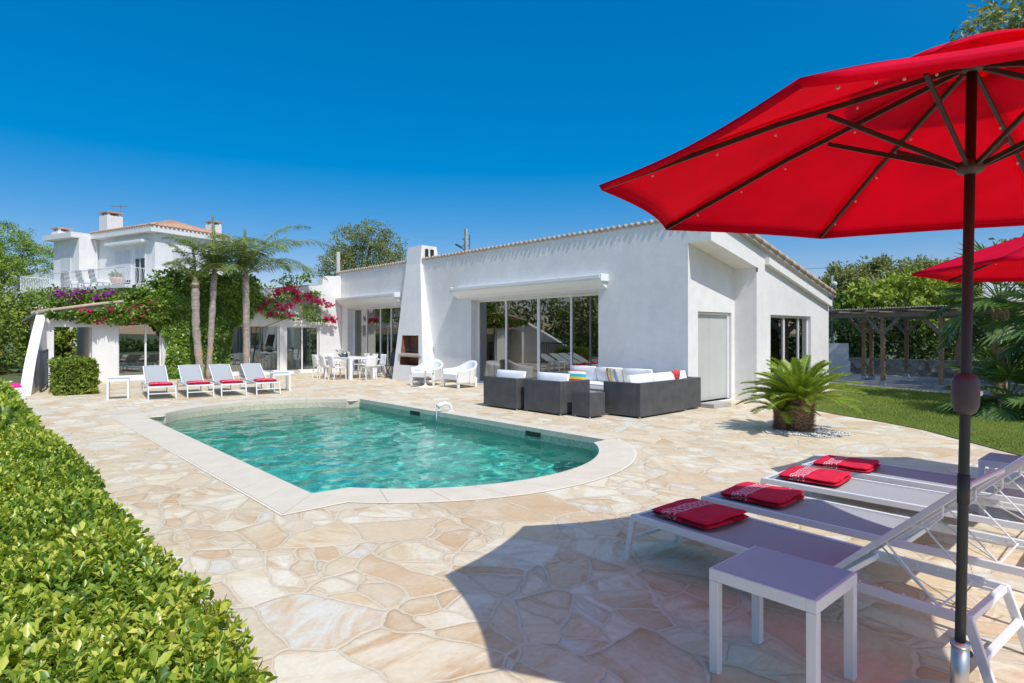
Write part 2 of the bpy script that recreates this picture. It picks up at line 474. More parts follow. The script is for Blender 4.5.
# individual coping slabs with a fine gap
mb = MB()
def resample(pts, step):
    out = []
    n = len(pts)
    for i in range(n):
        a, b2 = Vector(pts[i]), Vector(pts[(i+1)%n]); d = (b2-a).length
        k = max(1, round(d/step)); out += [tuple(a.lerp(b2, j/k)) for j in range(k)]
    return out
na = len(inner)
acc = 0
for i in range(na):
    a, a2 = Vector(inner[i]), Vector(inner[(i+1)%na]); b_, b2 = Vector(outer[i]), Vector(outer[(i+1)%na])
    L = (a2-a).length
    straight = L > .35
    k = max(1, round(L/.5)) if straight else 1
    for j in range(k):
        t0, t1 = j/k, (j+1)/k
        gap = .004/max(L, .01)
        g0 = gap if (straight or i % 3 == 0) else 0
        p = [a.lerp(a2, t0+g0), a.lerp(a2, t1), b_.lerp(b2, t1), b_.lerp(b2, t0+g0)]
        mb.add([(p[0].x,p[0].y,-.07),(p[1].x,p[1].y,-.07),(p[2].x,p[2].y,-.05),(p[3].x,p[3].y,-.05),
                (p[0].x,p[0].y,.014),(p[1].x,p[1].y,.014),(p[2].x,p[2].y,.010),(p[3].x,p[3].y,.010)],
               [(3,2,1,0),(4,5,6,7)] + [(0,1,5,4),(1,2,6,5),(2,3,7,6),(3,0,4,7)])
mb.build('coping_slabs', COPE, cope)
mb = MB(); ring(mb, pool_outline(.003), pool_outline(.463), -.028); mb.build('coping_bed', MORT, cope)

# pool basin
def mosaic():
    m, n, l, b = mat('pool_mosaic')
    p = coords(n, geo=True)
    s = n.new('ShaderNodeVectorMath'); s.operation = 'SCALE'; s.inputs['Scale'].default_value = 40; l.new(p, s.inputs[0])
    fl = n.new('ShaderNodeVectorMath'); fl.operation = 'FLOOR'; l.new(s.outputs[0], fl.inputs[0])
    w = n.new('ShaderNodeTexWhiteNoise'); l.new(fl.outputs[0], w.inputs['Vector'])
    sp = n.new('ShaderNodeSeparateXYZ'); l.new(p, sp.inputs[0])
    r1 = ramp(n, [(0,(.20,.33,.25)), (.5,(.27,.42,.32)), (1,(.36,.50,.40))]); l.new(w.outputs['Value'], r1.inputs[0])
    r2 = ramp(n, [(0,(.50,.46,.33)), (.5,(.60,.56,.43)), (1,(.68,.64,.52))]); l.new(w.outputs['Value'], r2.inputs[0])
    r3 = ramp(n, [(0,(.12,.58,.47)), (.5,(.20,.72,.59)), (1,(.34,.82,.70))]); l.new(w.outputs['Value'], r3.inputs[0])
    far_ = mth(n, l, 'GREATER_THAN', sp.outputs[1], 11.0)
    far_ = mth(n, l, 'MULTIPLY', far_, mth(n, l, 'MULTIPLY', mth(n, l, 'LESS_THAN', sp.outputs[0], 7.06), 1.0))
    lw = n.new('ShaderNodeMapRange'); l.new(sp.outputs[2], lw.inputs[0]); lw.inputs[1].default_value = -.25; lw.inputs[2].default_value = -.85; low_ = lw.outputs[0]  # teal grows with depth: water's absorption painted into the liner colour
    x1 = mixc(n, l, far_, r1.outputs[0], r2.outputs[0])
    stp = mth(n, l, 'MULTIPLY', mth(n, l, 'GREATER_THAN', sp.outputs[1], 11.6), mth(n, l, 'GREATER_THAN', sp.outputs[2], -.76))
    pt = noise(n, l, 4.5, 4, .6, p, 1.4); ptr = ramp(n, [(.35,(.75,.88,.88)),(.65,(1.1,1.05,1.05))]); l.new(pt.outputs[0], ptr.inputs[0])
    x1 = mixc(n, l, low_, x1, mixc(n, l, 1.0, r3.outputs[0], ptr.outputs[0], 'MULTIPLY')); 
    class _o: pass
    r = _o(); r.outputs = [x1]
    t = noise(n, l, 1.2, 4, .6, p); d = ramp(n, [(.3,(.85,.88,.86)), (.7,(1,1,1))]); l.new(t.outputs[0], d.inputs[0])
    l.new(mixc(n, l, 1.0, r.outputs[0], d.outputs[0], 'MULTIPLY'), b.inputs['Base Color']); b.inputs['Roughness'].default_value = .4
    return m
MOS = mosaic()
mb = MB()
D0, D1 = -.95, -1.75
def depth(y):
    t = min(1, max(0, (12.4-y)/5.0)); return D0+(D1-D0)*t
n_ = len(inner)
bot = [(x,y,depth(y)) for x,y in inner]
top = [(x,y,-.072) for x,y in inner]
mb.add(top+bot, [((i+1)%n_, i, n_+i, n_+(i+1)%n_) for i in range(n_)])
# floor strips
ys = sorted(set([round(y,3) for x,y in inner]))
cxm = 4.86
mb.add([(cxm, 9.6, depth(9.6))]+bot, [(0,1+i,1+(i+1)%n_) for i in range(n_)])
basin = mb.build('pool_basin', MOS); basin['kind'] = 'structure'
# bowed entry steps at the far end
mb = MB()
for i,(dy,z) in enumerate(((0.15,-.30),(-.45,-.52),(-1.0,-.74))):
    yc = PY1+dy
    st = [(x,y) for x,y in inner if y > PY1-.02]
    pts = [(2.56, yc-.10)] + [(2.56+ (7.07-2.56)*k/16, yc-.10-.55*math.sin(math.pi*k/16)) for k in range(1,16)] + [(7.07, yc-.10)]
    pts += [(7.07,PY1)] + arc(4.86, PY1 - math.sqrt(2.35**2-1.92**2)+.10, 2.34, 35, 145, 20) + [(2.56,PY1)]
    mb.prism(pts, D0-.3, z)
o = mb.build('pool_steps', MOS); o['kind'] = 'structure'

# water: a closed body, surface rippled by bump, turquoise by depth is painted into the liner colour
def watermat():
    m, n, l, b = mat('pool_water')
    n.remove(b)
    fr = n.new('ShaderNodeFresnel'); fr.inputs[0].default_value = 1.33
    gl = n.new('ShaderNodeBsdfGlossy'); gl.inputs['Roughness'].default_value = .01
    rf = n.new('ShaderNodeBsdfRefraction'); rf.inputs['IOR'].default_value = 1.33; rf.inputs['Roughness'].default_value = 0; rf.inputs[0].default_value = (.72,.985,.965,1)
    m2 = n.new('ShaderNodeMixShader'); l.new(fr.outputs[0], m2.inputs[0]); l.new(rf.outputs[0], m2.inputs[1]); l.new(gl.outputs[0], m2.inputs[2])
    l.new(m2.outputs[0], n['Material Output'].inputs[0])
    return m
WATER = watermat()
# rippled surface modelled as real waves on a fine grid, trimmed a little inside the pool wall
def ripple(X, Y):
    h = np.zeros_like(X)
    wr = np.random.default_rng(3)
    for k in range(46):
        lam = .16*(1.085**k) if k < 22 else .22+1.1*wr.random()
        a = wr.random()*6.283; ph = wr.random()*6.283; kk = 6.283/lam
        h += .0016*lam*np.sin((X+.12*np.sin(Y*1.1+k))*kk*math.cos(a) + (Y+.12*np.sin(X*1.3+k))*kk*math.sin(a) + ph)
    return h
gx = np.arange(PX0-.03, PX1+.04, .035); gy = np.arange(4.5, 14.6, .035)
GX, GY = np.meshgrid(gx, gy)
GZ = -.19 + ripple(GX, GY)
Vw = np.stack([GX.ravel(), GY.ravel(), GZ.ravel()], 1); nxw = len(gx); nyw = len(gy)
ii, jj = np.meshgrid(np.arange(nxw-1), np.arange(nyw-1))
q0 = (jj*nxw+ii).ravel(); Fw = np.stack([q0, q0+1, q0+nxw+1, q0+nxw], 1)
def inpoly(poly, q):
    ins = np.zeros(len(q), bool); j = len(poly)-1
    for i in range(len(poly)):
        xi,yi = poly[i]; xj,yj = poly[j]
        ins ^= ((yi > q[:,1]) != (yj > q[:,1])) & (q[:,0] < (xj-xi)*(q[:,1]-yi)/(yj-yi+1e-12)+xi); j = i
    return ins
keep = inpoly(pool_outline(.05), Vw[Fw].mean(1)[:,:2])
Fw = Fw[keep]
used = np.unique(Fw); remap = -np.ones(len(Vw), int); remap[used] = np.arange(len(used))
o = fastmesh('pool_water', Vw[used], remap[Fw], WATER, None, True); o['kind'] = 'structure'
o.cycles.is_caustics_caster = True
for nm in ('pool_basin', 'pool_steps'): bpy.data.objects[nm].cycles.is_caustics_receiver = True

# lawn, gravel strip, path
def lawnmat():
    m, n, l, b = mat('lawn_soil')
    p = coords(n, geo=True); t = noise(n, l, 60, 4, .7, p); t2 = noise(n, l, .9, 4, .6, p)
    r = ramp(n, [(.3,(.12,.17,.035)), (.7,(.26,.29,.09))]); l.new(t.outputs[0], r.inputs[0])
    d = ramp(n, [(.3,(.8,.85,.8)), (.7,(1.1,1.05,1))]); l.new(t2.outputs[0], d.inputs[0])
    l.new(mixc(n, l, 1.0, r.outputs[0], d.outputs[0], 'MULTIPLY'), b.inputs['Base Color']); b.inputs['Roughness'].default_value = .9
    bump(n, l, b, t.outputs[0], .8, .03)
    return m
lawn_pts = [(9.2,-9),(9.3,-1.5),(9.6,.2),(10.16,1.43),(11.07,2.3),(11.75,2.95),(12.25,3.7),(12.6,4.45),(13.0,5.1),(13.7,5.7),(14.8,6.05),(18.3,6.3),(19.0,9.5),(20.2,12),(22,14)]
lawn_in = lawn_pts + [(22,9.5),(20.2,7.6),(19.6,5.5),(18.9,4.0),(18.2,1.5),(17.8,-1.5),(18,-9)]
poly_sheet('lawn', lawn_in, .012, lawnmat())
GRAV = plain('grey_gravel', (.36,.34,.32), .95, 0, .25, 14, .6, 30)
poly_sheet('gravel_path', [(17.9,-9),(40,-9),(40,20),(22,14),(22,9.5),(20.2,7.6),(19.6,5.5),(18.9,4.0),(18.2,1.5),(17.8,-1.5)], .006, GRAV)

# ------------------------------------------------------------------ foliage helpers
def unit(a): return a/np.maximum(1e-9, np.linalg.norm(a, axis=1, keepdims=True))
def leaves(P, D, Nn, L, W, fold=.18, mid=.5):
    """kite leaves, two faces folded on the midrib; arrays n x 3, L and W scalars or arrays"""
    n = len(P)
    D = unit(D); S = unit(np.cross(D, Nn)); U = np.cross(S, D)
    L = np.broadcast_to(np.asarray(L, float).reshape(-1,1), (n,1)); W = np.broadcast_to(np.asarray(W, float).reshape(-1,1), (n,1))
    b = P; t = P + D*L
    m = P + D*L*mid
    a = m - S*W/2 + U*W*fold; c = m + S*W/2 + U*W*fold
    V = np.stack([b, a, t, c], 1).reshape(-1, 3)
    i = np.arange(n)[:,None]*4
    F = np.concatenate([i+np.array([[0,2,1]]), i+np.array([[0,3,2]])], 1).reshape(-1, 3)
    return V, F
def leaves6(P, D, Nn, L, W, fold=.15):
    n = len(P); D = unit(D); S = unit(np.cross(D, Nn)); U = np.cross(S, D)
    L = np.broadcast_to(np.asarray(L, float).reshape(-1,1), (n,1)); W = np.broadcast_to(np.asarray(W, float).reshape(-1,1), (n,1))
    cs = [P]
    for t, w, sg in ((.30,.36,-1),(.68,.5,-1)): cs.append(P+D*L*t+S*(W*w*sg)+U*W*fold*w*2)
    cs.append(P+D*L-U*L*.06)
    for t, w, sg in ((.68,.5,1),(.30,.36,1)): cs.append(P+D*L*t+S*(W*w*sg)+U*W*fold*w*2)
    V = np.stack(cs, 1).reshape(-1, 3); i = np.arange(n)[:,None]*6
    F = np.concatenate([i+np.array([[0,3,2,1]]), i+np.array([[0,5,4,3]])], 1).reshape(-1, 4)
    return V, F
def rand_dir(n): return unit(rng.normal(size=(n,3)))
def crown_leaves(blobs, n, size, aspect=.5, shell=.45, droop=0.0, lumps=40, lump=.22, up=.35):
    """blobs: (cx,cy,cz,rx,ry,rz). leaves cluster round lumps spread in the outer part of each blob"""
    vol = np.array([b[3]*b[4]+b[4]*b[5]+b[3]*b[5] for b in blobs]); pr = vol/vol.sum()
    PP = []
    OUT = []
    for b, q in zip(blobs, pr):
        k = max(4, int(lumps*q*len(blobs))); m = int(n*q)
        d = rand_dir(k); rad = (shell + (1-shell)*rng.random((k,1))**.6)
        cen = d*rad
        w = .55+.9*rng.random(k); w /= w.sum()
        idx = rng.choice(k, m, p=w)
        sz = (lump*(.6+.8*rng.random((k,1))))[idx]
        p = cen[idx] + unit(rng.normal(size=(m,3)))*sz*rng.random((m,1))**.45
        r = np.array(b[3:6])
        PP.append(np.array(b[:3]) + p*r); OUT.append(unit(p*r/ r.max()+.001))
    P = np.concatenate(PP); O = np.concatenate(OUT); m = len(P)
    D = unit(O*.5 + rand_dir(m)*.9 + np.array([0,0,-droop])); Nn = unit(O*.5 + np.array([0,0,up]) + rand_dir(m)*.7)
    s = size*(.6+.8*rng.random(m))
    return leaves(P, D, Nn, s, s*aspect)
def tree_limbs(mb, base, h, r, tips, lean=(0,0)):
    b = Vector(base); top = b+Vector((lean[0],lean[1],h))
    mid = b.lerp(top,.5)+Vector((random.uniform(-.1,.1)*h*.2, random.uniform(-.1,.1)*h*.2, 0))
    mb.tube([b, mid, top], [r, r*.75, r*.55], 9)
    for t in tips:
        t = Vector(t); s = b.lerp(top, random.uniform(.55,1))
        m = s.lerp(t,.5)+Vector((0,0,.12*(t-s).length))
        mb.tube([s, m, t], [r*.42, r*.28, r*.08], 6)
def make_tree(name, base, h, r, blobs, n, size, lm, label, cat, group=None, aspect=.5, lumps=60, lump=.25, shell=.4, droop=0, bark=None, lean=(0,0)):
    root = empty(name, base, 0, label, cat, group)
    b = Vector(base)
    mb = MB()
    tips = [Vector(x[:3])-b for x in blobs]
    tree_limbs(mb, (0,0,0), h, r, tips, lean)
    mb.build('trunk', bark or TBARK, root, smooth=True)
    V, F = crown_leaves(blobs, n, size, aspect, shell, droop, lumps, lump)
    fastmesh('crown', V-np.array(base), F, lm, root)
    return root

LM_HEDGE = leafmat('hedge_leaf', [(.02,.05,.008),(.06,.125,.014),(.12,.205,.022),(.22,.30,.030),(.35,.40,.045),(.56,.54,.11),(.28,.22,.12)], .33, .35, .6, twoscale=2.6)
LM_BOX = leafmat('clipped_hedge_leaf', [(.05,.09,.012),(.12,.18,.025),(.22,.28,.04),(.34,.38,.07)], .45, .3)
LM_DARK = leafmat('dark_leaf', [(.02,.045,.012),(.045,.085,.02),(.08,.13,.03),(.13,.18,.045)], .5, .25)
LM_MID = leafmat('mid_green_leaf', [(.035,.07,.012),(.08,.14,.025),(.14,.21,.035),(.22,.28,.05)], .5, .3, twoscale=.5)
LM_LIGHT = leafmat('light_green_leaf', [(.08,.13,.02),(.18,.25,.035),(.30,.36,.05),(.42,.45,.09)], .5, .35)
LM_PINE = leafmat('pine_needle', [(.05,.10,.01),(.13,.21,.02),(.22,.31,.035),(.32,.40,.06)], .6, .2, twoscale=.35)
LM_OLIVE = leafmat('olive_green_leaf', [(.07,.095,.03),(.145,.175,.055),(.23,.25,.085),(.32,.33,.13)], .5, .25)
LM_IVY = leafmat('ivy_leaf', [(.03,.07,.01),(.08,.15,.02),(.16,.25,.03),(.28,.38,.06)], .3, .3, .6)
LM_PALM = leafmat('palm_leaflet', [(.045,.075,.02),(.095,.15,.035),(.16,.21,.055),(.28,.30,.10)], .45, .3)
LM_CYC = leafmat('cycad_leaflet', [(.05,.10,.014),(.13,.21,.022),(.25,.33,.03),(.45,.46,.06)], .35, .3, .5, twoscale=3)
LM_FAN = leafmat('fan_palm_leaf', [(.02,.05,.015),(.05,.10,.025),(.10,.17,.04),(.18,.25,.07)], .4, .3, .5)
LM_FLOW = leafmat('magenta_bract', [(.30,.01,.06),(.46,.03,.12),(.58,.10,.22)], .6, .4)
LM_PURP = leafmat('purple_bract', [(.2,.012,.2),(.3,.03,.3),(.36,.08,.34)], .6, .4)
LM_GRASS = leafmat('grass_blade', [(.09,.15,.025),(.16,.22,.04),(.24,.29,.06),(.34,.34,.10)], .55, .35, twoscale=.7)
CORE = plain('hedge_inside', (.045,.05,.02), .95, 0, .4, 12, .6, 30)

# ------------------------------------------------------------------ main house (white stucco, sloped roof falling away from the pool)
def rz(x): return 4.10 - .236*(x-11.7)          # underside of the roof over x
def wall_x(mb, X0, X1, ya, yb, ops, ztop):
    """wall thickness X0..X1 running along y; ops (y0,y1,z0,z1); ztop = (at X0, at X1)"""
    cuts = sorted(set([ya,yb]+[c for o_ in ops for c in o_[:2]]))
    for a, b_ in zip(cuts, cuts[1:]):
        op = [o_ for o_ in ops if o_[0] <= a+1e-6 and o_[1] >= b_-1e-6]
        segs = [(0, None)]
        if op:
            segs = []
            if op[0][2] > .001: segs.append((0, op[0][2]))
            segs.append((op[0][3], None))
        for z0, z1 in segs:
            t0, t1 = (z1, z1) if z1 is not None else ztop
            mb.hexa([(X0,a,z0-(.03 if z0==0 else 0)),(X1,a,z0-(.03 if z0==0 else 0)),(X1,b_,z0-(.03 if z0==0 else 0)),(X0,b_,z0-(.03 if z0==0 else 0))], [(X0,a,t0),(X1,a,t1),(X1,b_,t1),(X0,b_,t0)])
def wall_y(mb, Y0, Y1, xa, xb, ops, top):
    cuts = sorted(set([xa,xb]+[c for o_ in ops for c in o_[:2]]))
    for a, b_ in zip(cuts, cuts[1:]):
        op = [o_ for o_ in ops if o_[0] <= a+1e-6 and o_[1] >= b_-1e-6]
        segs = [(0, None)]
        if op:
            segs = []
            if op[0][2] > .001: segs.append((0, op[0][2]))
            segs.append((op[0][3], None))
        for z0, z1 in segs:
            ta, tb = (z1, z1) if z1 is not None else (top(a), top(b_))
            q = .03 if z0 == 0 else 0
            mb.hexa([(a,Y0,z0-q),(b_,Y0,z0-q),(b_,Y1,z0-q),(a,Y1,z0-q)], [(a,Y0,ta),(b_,Y0,tb),(b_,Y1,tb),(a,Y1,ta)])

def window_x(parent, X, y0, y1, z0, z1, muls, fw=.06, name='sliding_window', curt=None, glass=None):
    """white frame with panes in the plane x = X"""
    mb = MB()
    mb.box(X-.04,X+.04,y0,y0+fw,z0,z1); mb.box(X-.04,X+.04,y1-fw,y1,z0,z1)
    mb.box(X-.04,X+.04,y0+fw,y1-fw,z1-fw,z1); mb.box(X-.04,X+.04,y0+fw,y1-fw,z0,z0+fw*.8)
    for k, (ym, w) in enumerate(muls): mb.box(X-.035,X+.035,ym-w/2,ym+w/2,z0+fw*.8,z1-fw)
    fr = mb.build(name, FRAMEW, parent, .004)
    mb = MB(); mb.box(X-.008,X+.008,y0+fw*.9,y1-fw*.9,z0+fw*.7,z1-fw*.9)
    mb.build('pane', glass or GLASS, fr)
    if curt:
        for (a, b_) in curt:
            mb = MB(); nseg = int((b_-a)/.03)
            mb.grid(lambda u, v: (X+.28+.035*math.sin(u*nseg*.9), a+(b_-a)*u, z0+.03+(z1-z0-.08)*v), nseg, 1)
            mb.build('curtain', CURT, fr, smooth=True)
    return fr
def window_y(parent, Y, x0, x1, z0, z1, muls, fw=.06, name='sliding_window', curt=None, glass=None):
    mb = MB()
    mb.box(x0,x0+fw,Y-.04,Y+.04,z0,z1); mb.box(x1-fw,x1,Y-.04,Y+.04,z0,z1)
    mb.box(x0+fw,x1-fw,Y-.04,Y+.04,z1-fw,z1); mb.box(x0+fw,x1-fw,Y-.04,Y+.04,z0,z0+fw*.8)
    for k, (xm, w) in enumerate(muls): mb.box(xm-w/2,xm+w/2,Y-.035,Y+.035,z0+fw*.8,z1-fw)
    fr = mb.build(name, FRAMEW, parent, .004)
    mb = MB(); mb.box(x0+fw*.9,x1-fw*.9,Y-.008,Y+.008,z0+fw*.7,z1-fw*.9)
    mb.build('pane', glass or GLASS, fr)
    if curt:
        for (a, b_) in curt:
            mb = MB(); nseg = int((b_-a)/.03)
            mb.grid(lambda u, v: (a+(b_-a)*u, Y+.28+.035*math.sin(u*nseg*.9), z0+.03+(z1-z0-.08)*v), nseg, 1)
            mb.build('curtain', CURT, fr, smooth=True)
    return fr
def tiles_edge(mb, a, b, out, n, r=.075, L=.32):
    """row of half round tile ends along the eave from a to b"""
    a = Vector(a); b = Vector(b); out = Vector(out)
    for i in range(n):
        p = a.lerp(b, (i+.5)/n)
        mb.tube([p+out*.10, p-out*L], [r, r*.92], 10)
def tile_field(mb, A, B, C, Dd, n, r=.07):
    """tile rows running from edge A-B to edge D-C"""
    A,B,C,Dd = map(Vector,(A,B,C,Dd))
    for i in range(n):
        p = A.lerp(B,(i+.5)/n); q = Dd.lerp(C,(i+.5)/n)
        mb.tube([p, p.lerp(q,.5), q], r, 8)

house = empty('main_house', (11.7,7.3,0), 0, 'large single storey white stucco villa with sloped tiled roof along the pool', 'house')
HO = Vector((-11.7,-7.3,0))
def hb(mb, name, m, parent=None, **k):
    mb.v = [tuple(Vector(v)+HO) for v in mb.v] if (parent is None or parent is house) else [tuple(Vector(v)+HO) for v in mb.v]
    return mb.build(name, m, parent or house, **k)
mb = MB()
# front wall beside the pool
wall_x(mb, 11.70, 12.10, 7.30, 24.0, [(9.82,14.94,.05,2.62),(19.05,23.15,.05,2.60)], (rz(11.7), rz(12.1)))
# strip of the front wall above the recess
mb.hexa([(11.7,6.75,3.56),(12.1,6.75,3.47),(12.1,7.299,3.47),(11.7,7.299,3.56)], [(11.7,6.75,rz(11.7)),(12.1,6.75,rz(12.1)),(12.1,7.299,rz(12.1)),(11.7,7.299,rz(11.7))])
# door wall in the recess
wall_y(mb, 7.302, 7.55, 12.1, 13.73, [(12.1,13.58,.04,2.08)], lambda x: 3.56-.215*(x-11.7))
mb.box(11.9,12.1,7.301,7.55,2.08,3.3) 
# recess end wall and the window wall
wall_x(mb, 13.73, 14.0, 6.752, 7.9, [], (rz(13.73), rz(14)))
wall_y(mb, 6.75, 7.05, 14.0, 17.95, [(14.42,16.75,.05,2.04)], rz)
wall_x(mb, 17.65, 17.95, 7.05, 24.0, [], (rz(17.65), rz(17.95)))
wall_y(mb, 23.7, 24.0, 12.1, 17.65, [], rz)
hb(mb, 'wall', STUC)
mb = MB()  # eave beam over the recess
mb.hexa([(12.1,6.75,3.475),(13.73,6.75,3.13),(13.73,7.0,3.13),(12.1,7.0,3.475)], [(12.1,6.75,rz(12.1)),(13.73,6.75,rz(13.73)),(13.73,7.0,rz(13.73)),(12.1,7.0,rz(12.1))])
mb.hexa([(12.1,7.0,3.475),(13.73,7.0,3.13),(13.73,7.301,3.13),(12.1,7.301,3.475)], [(12.1,7.0,3.6),(13.73,7.0,3.2),(13.73,7.301,3.2),(12.1,7.301,3.6)])
hb(mb, 'eave_beam', STUC)
mb = MB()  # projecting band over the window wall
mb.hexa([(14.12,6.64,rz(14.12)-.30),(17.9,6.64,rz(17.9)-.30),(17.9,6.749,rz(17.9)-.30),(14.12,6.749,rz(14.12)-.30)],
        [(14.12,6.64,rz(14.12)-.14),(17.9,6.64,rz(17.9)-.14),(17.9,6.749,rz(17.9)-.14),(14.12,6.749,rz(14.12)-.14)])
hb(mb, 'eave_band', STUC)
# roof slab and tiles
mb = MB()
mb.hexa([(11.675,6.62,rz(11.675)+.002),(18.1,6.62,rz(18.1)+.002),(18.1,24.3,rz(18.1)+.002),(11.675,24.3,rz(11.675)+.002)],
        [(11.675,6.62,rz(11.675)+.05),(18.1,6.62,rz(18.1)+.05),(18.1,24.3,rz(18.1)+.05),(11.675,24.3,rz(11.675)+.05)])
rf = hb(mb, 'roof', CONC)
mb = MB()
ny = 96
for i in range(ny):
    y = 6.7+(24.2-6.7)*(i+.5)/ny
    mb.tube([(11.662+.008*math.sin(i*2.3),y,rz(11.66)+.035),(14.9,y,rz(14.9)+.05),(18.12,y,rz(18.12)+.05)], .058, 8)
nx = 17
for i in range(16):      # verge tiles stepping down the side
    x0 = 11.70+i*.395
    mb.tube([(x0-.03,6.64,rz(x0)+.125),(x0+.41,6.64,rz(x0+.41)+.095)], [.060,.072], 8)
mb.v = [tuple(Vector(v)+HO) for v in mb.v]
mb.build('roof_tiles', TILE, rf, smooth=True)
# fireplace chimney, battered
mb = MB()
TPZ = 4.62
f0 = [(10.90,18.30,-.03),(10.93,16.44,-.03),(11.699,16.74,-.03),(11.699,18.62,-.03)]
f1 = [(11.60,18.52,3.99),(11.60,17.62,3.99),(11.699,17.62,3.99),(11.699,18.56,3.99)]
# front face built round the hearth opening
def bl(t, s):  # point on the battered front, t height 0..1, s from right to left
    a = Vector(f0[1]).lerp(Vector(f1[1]), t); b_ = Vector(f0[0]).lerp(Vector(f1[0]), t); return a.lerp(b_, s)
H = 4.02
tz = lambda z: (z+.03)/H
zs = [0, tz(.52), tz(.80), tz(.92), tz(1.52), 1]
ss = [0, .14, .80, 1]
for i in range(5):
    for j in range(3):
        if j == 1 and i in (1, 3): continue
        mb.add([bl(zs[i],ss[j]), bl(zs[i],ss[j+1]), bl(zs[i+1],ss[j+1]), bl(zs[i+1],ss[j])], [(0,1,2,3)])
mb.add(f0+f1, [(1,5,6,2),(0,3,7,4)])
# top box
mb.hexa([(11.60,17.62,3.99),(12.40,17.62,3.99),(12.40,18.52,3.99),(11.60,18.52,3.99)], [(11.66,17.62,TPZ),(12.30,17.68,TPZ),(12.30,18.50,TPZ),(11.66,18.50,TPZ)])
chim = hb(mb, 'chimney', STUC)
SOOT = plain('sooty_brick', (.20,.10,.06), .9, 0, .5, 12, .5, 30)
BRICK = plain('firebrick', (.24,.12,.075), .9, 0, .3, 9, .4, 30)
mb = MB()
def inset(z0, z1):
    a,b_,c,d = bl(tz(z0),.14), bl(tz(z0),.80), bl(tz(z1),.80), bl(tz(z1),.14)
    dx = Vector((.42,0,0)); dx0 = Vector((.003,0,0))
    fr_ = [a+dx0,b_+dx0,c+dx0,d+dx0]; bk = [a+dx,b_+dx,c+dx-Vector((.1,0,0)),d+dx-Vector((.1,0,0))]
    mb.add(fr_+bk, [(0,1,5,4),(1,2,6,5),(2,3,7,6),(3,0,4,7),(4,5,6,7)])
inset(.92, 1.52); inset(.52, .80)
mb.v = [tuple(Vector(v)+HO) for v in mb.v]; mb.build('hearth', BRICK, chim)
mb = MB(); mb.box(10.99,11.10,16.75,18.0,.84,.90); 
mb.add([bl(tz(.80),.08)-Vector((.03,0,0)), bl(tz(.80),.84)-Vector((.03,0,0)), bl(tz(.90),.84)-Vector((.045,0,0)), bl(tz(.90),.08)-Vector((.045,0,0)), bl(tz(.80),.08)+Vector((.3,0,0)), bl(tz(.80),.84)+Vector((.3,0,0)), bl(tz(.90),.84)+Vector((.3,0,0)), bl(tz(.90),.08)+Vector((.3,0,0))], [(0,1,2,3),(0,4,5,1),(3,2,6,7),(0,3,7,4),(1,5,6,2)])
mb.v = [tuple(Vector(v)+HO) for v in mb.v]; mb.build('hearth_shelf', plain('stone_shelf', (.58,.50,.42), .8), chim)
mb = MB()
for a in (11.80, 12.03): mb.box(a,a+.12,17.60,17.70,4.22,4.50)
mb.v = [tuple(Vector(v)+HO) for v in mb.v]; mb.build('flue_opening', plain('soot_black', (.02,.02,.02), .9), chim)
mb = MB()
for k in range(9): mb.bar((11.02,16.98+k*.11,1.02),(11.3,16.98+k*.11,1.02),.012)
mb.bar((11.03,16.95,1.02),(11.03,17.9,1.02),.015); mb.bar((11.03,16.95,.93),(11.03,16.95,1.04),.015)
mb.v = [tuple(Vector(v)+HO) for v in mb.v]; mb.build('grill', IRON, chim)
# windows
o = window_x(None, 12.02, 9.82, 14.94, .05, 2.62, [(13.62,.07),(12.24,.10),(11.00,.06),(10.35,.001)], curt=[(14.3,14.8)])
o.parent = house; o.location = HO; 
o = window_x(None, 12.02, 19.05, 23.15, .05, 2.60, [(22.1,.08),(21.0,.07),(20.2,.07)], curt=[(21.1,22.0),(19.3,20.1)])
o.parent = house; o.location = HO
o = window_y(None, 6.87, 14.42, 16.75, .05, 2.04, [(15.35,.07),(16.2,.05)], curt=[(14.6,15.2),(15.9,16.6)])
o.parent = house; o.location = HO
mb = MB(); mb.box(14.42,16.75,6.97,7.0,1.80,2.04)
# roller door in the recess
mb = MB(); nz_ = 34
mb.box(12.0,12.745,7.405,7.43,.06,2.02); mb.box(12.75,13.50,7.405,7.43,.06,2.02)
dr = hb(mb, 'shutter_door', SHUT)
mb = MB(); mb.box(11.93,12.0,7.36,7.46,.04,2.07); mb.box(13.50,13.57,7.36,7.46,.04,2.07); mb.box(12.0,13.5,7.36,7.46,2.02,2.07); mb.box(11.95,13.57,7.30,7.46,0,.04)
mb.v = [tuple(Vector(v)+HO) for v in mb.v]; mb.build('door_frame', FRAMEW, dr, .004)
# awnings (closed cassettes)
def awning(y0, y1, z, d=.27):
    mb = MB()
    prof = [(0,-.34),(-d*.55,-.26),(-d*.98,-.13),(-d*.98,-.10),(-d*.9,-.02),(0,.0)]
    vs = [(11.698+x, y, z+zz) for y in (y0, y1) for x, zz in prof]; n = len(prof)
    mb.add(vs, [tuple(range(n)), tuple(reversed(range(n,2*n)))]+[(i, n+i, n+(i+1)%n, (i+1)%n) for i in range(n)])
    aw = hb(mb, 'awning', WHITE, bevel=.008)
    mb = MB(); mb.box(11.698-d-.03,11.698-d*.97,y0-.02,y1+.02,z-.10,z-.01)
    mb.box(11.698-d-.02,11.698,y0-.06,y0-.005,z-.17,z+.01); mb.box(11.698-d-.02,11.698,y1+.005,y1+.06,z-.17,z+.01)
    mb.v = [tuple(Vector(v)+HO) for v in mb.v]; mb.build('front_rail', WHITE, aw, .01)
awning(9.55, 15.60, 3.03)
awning(19.05, 23.6, 3.05)
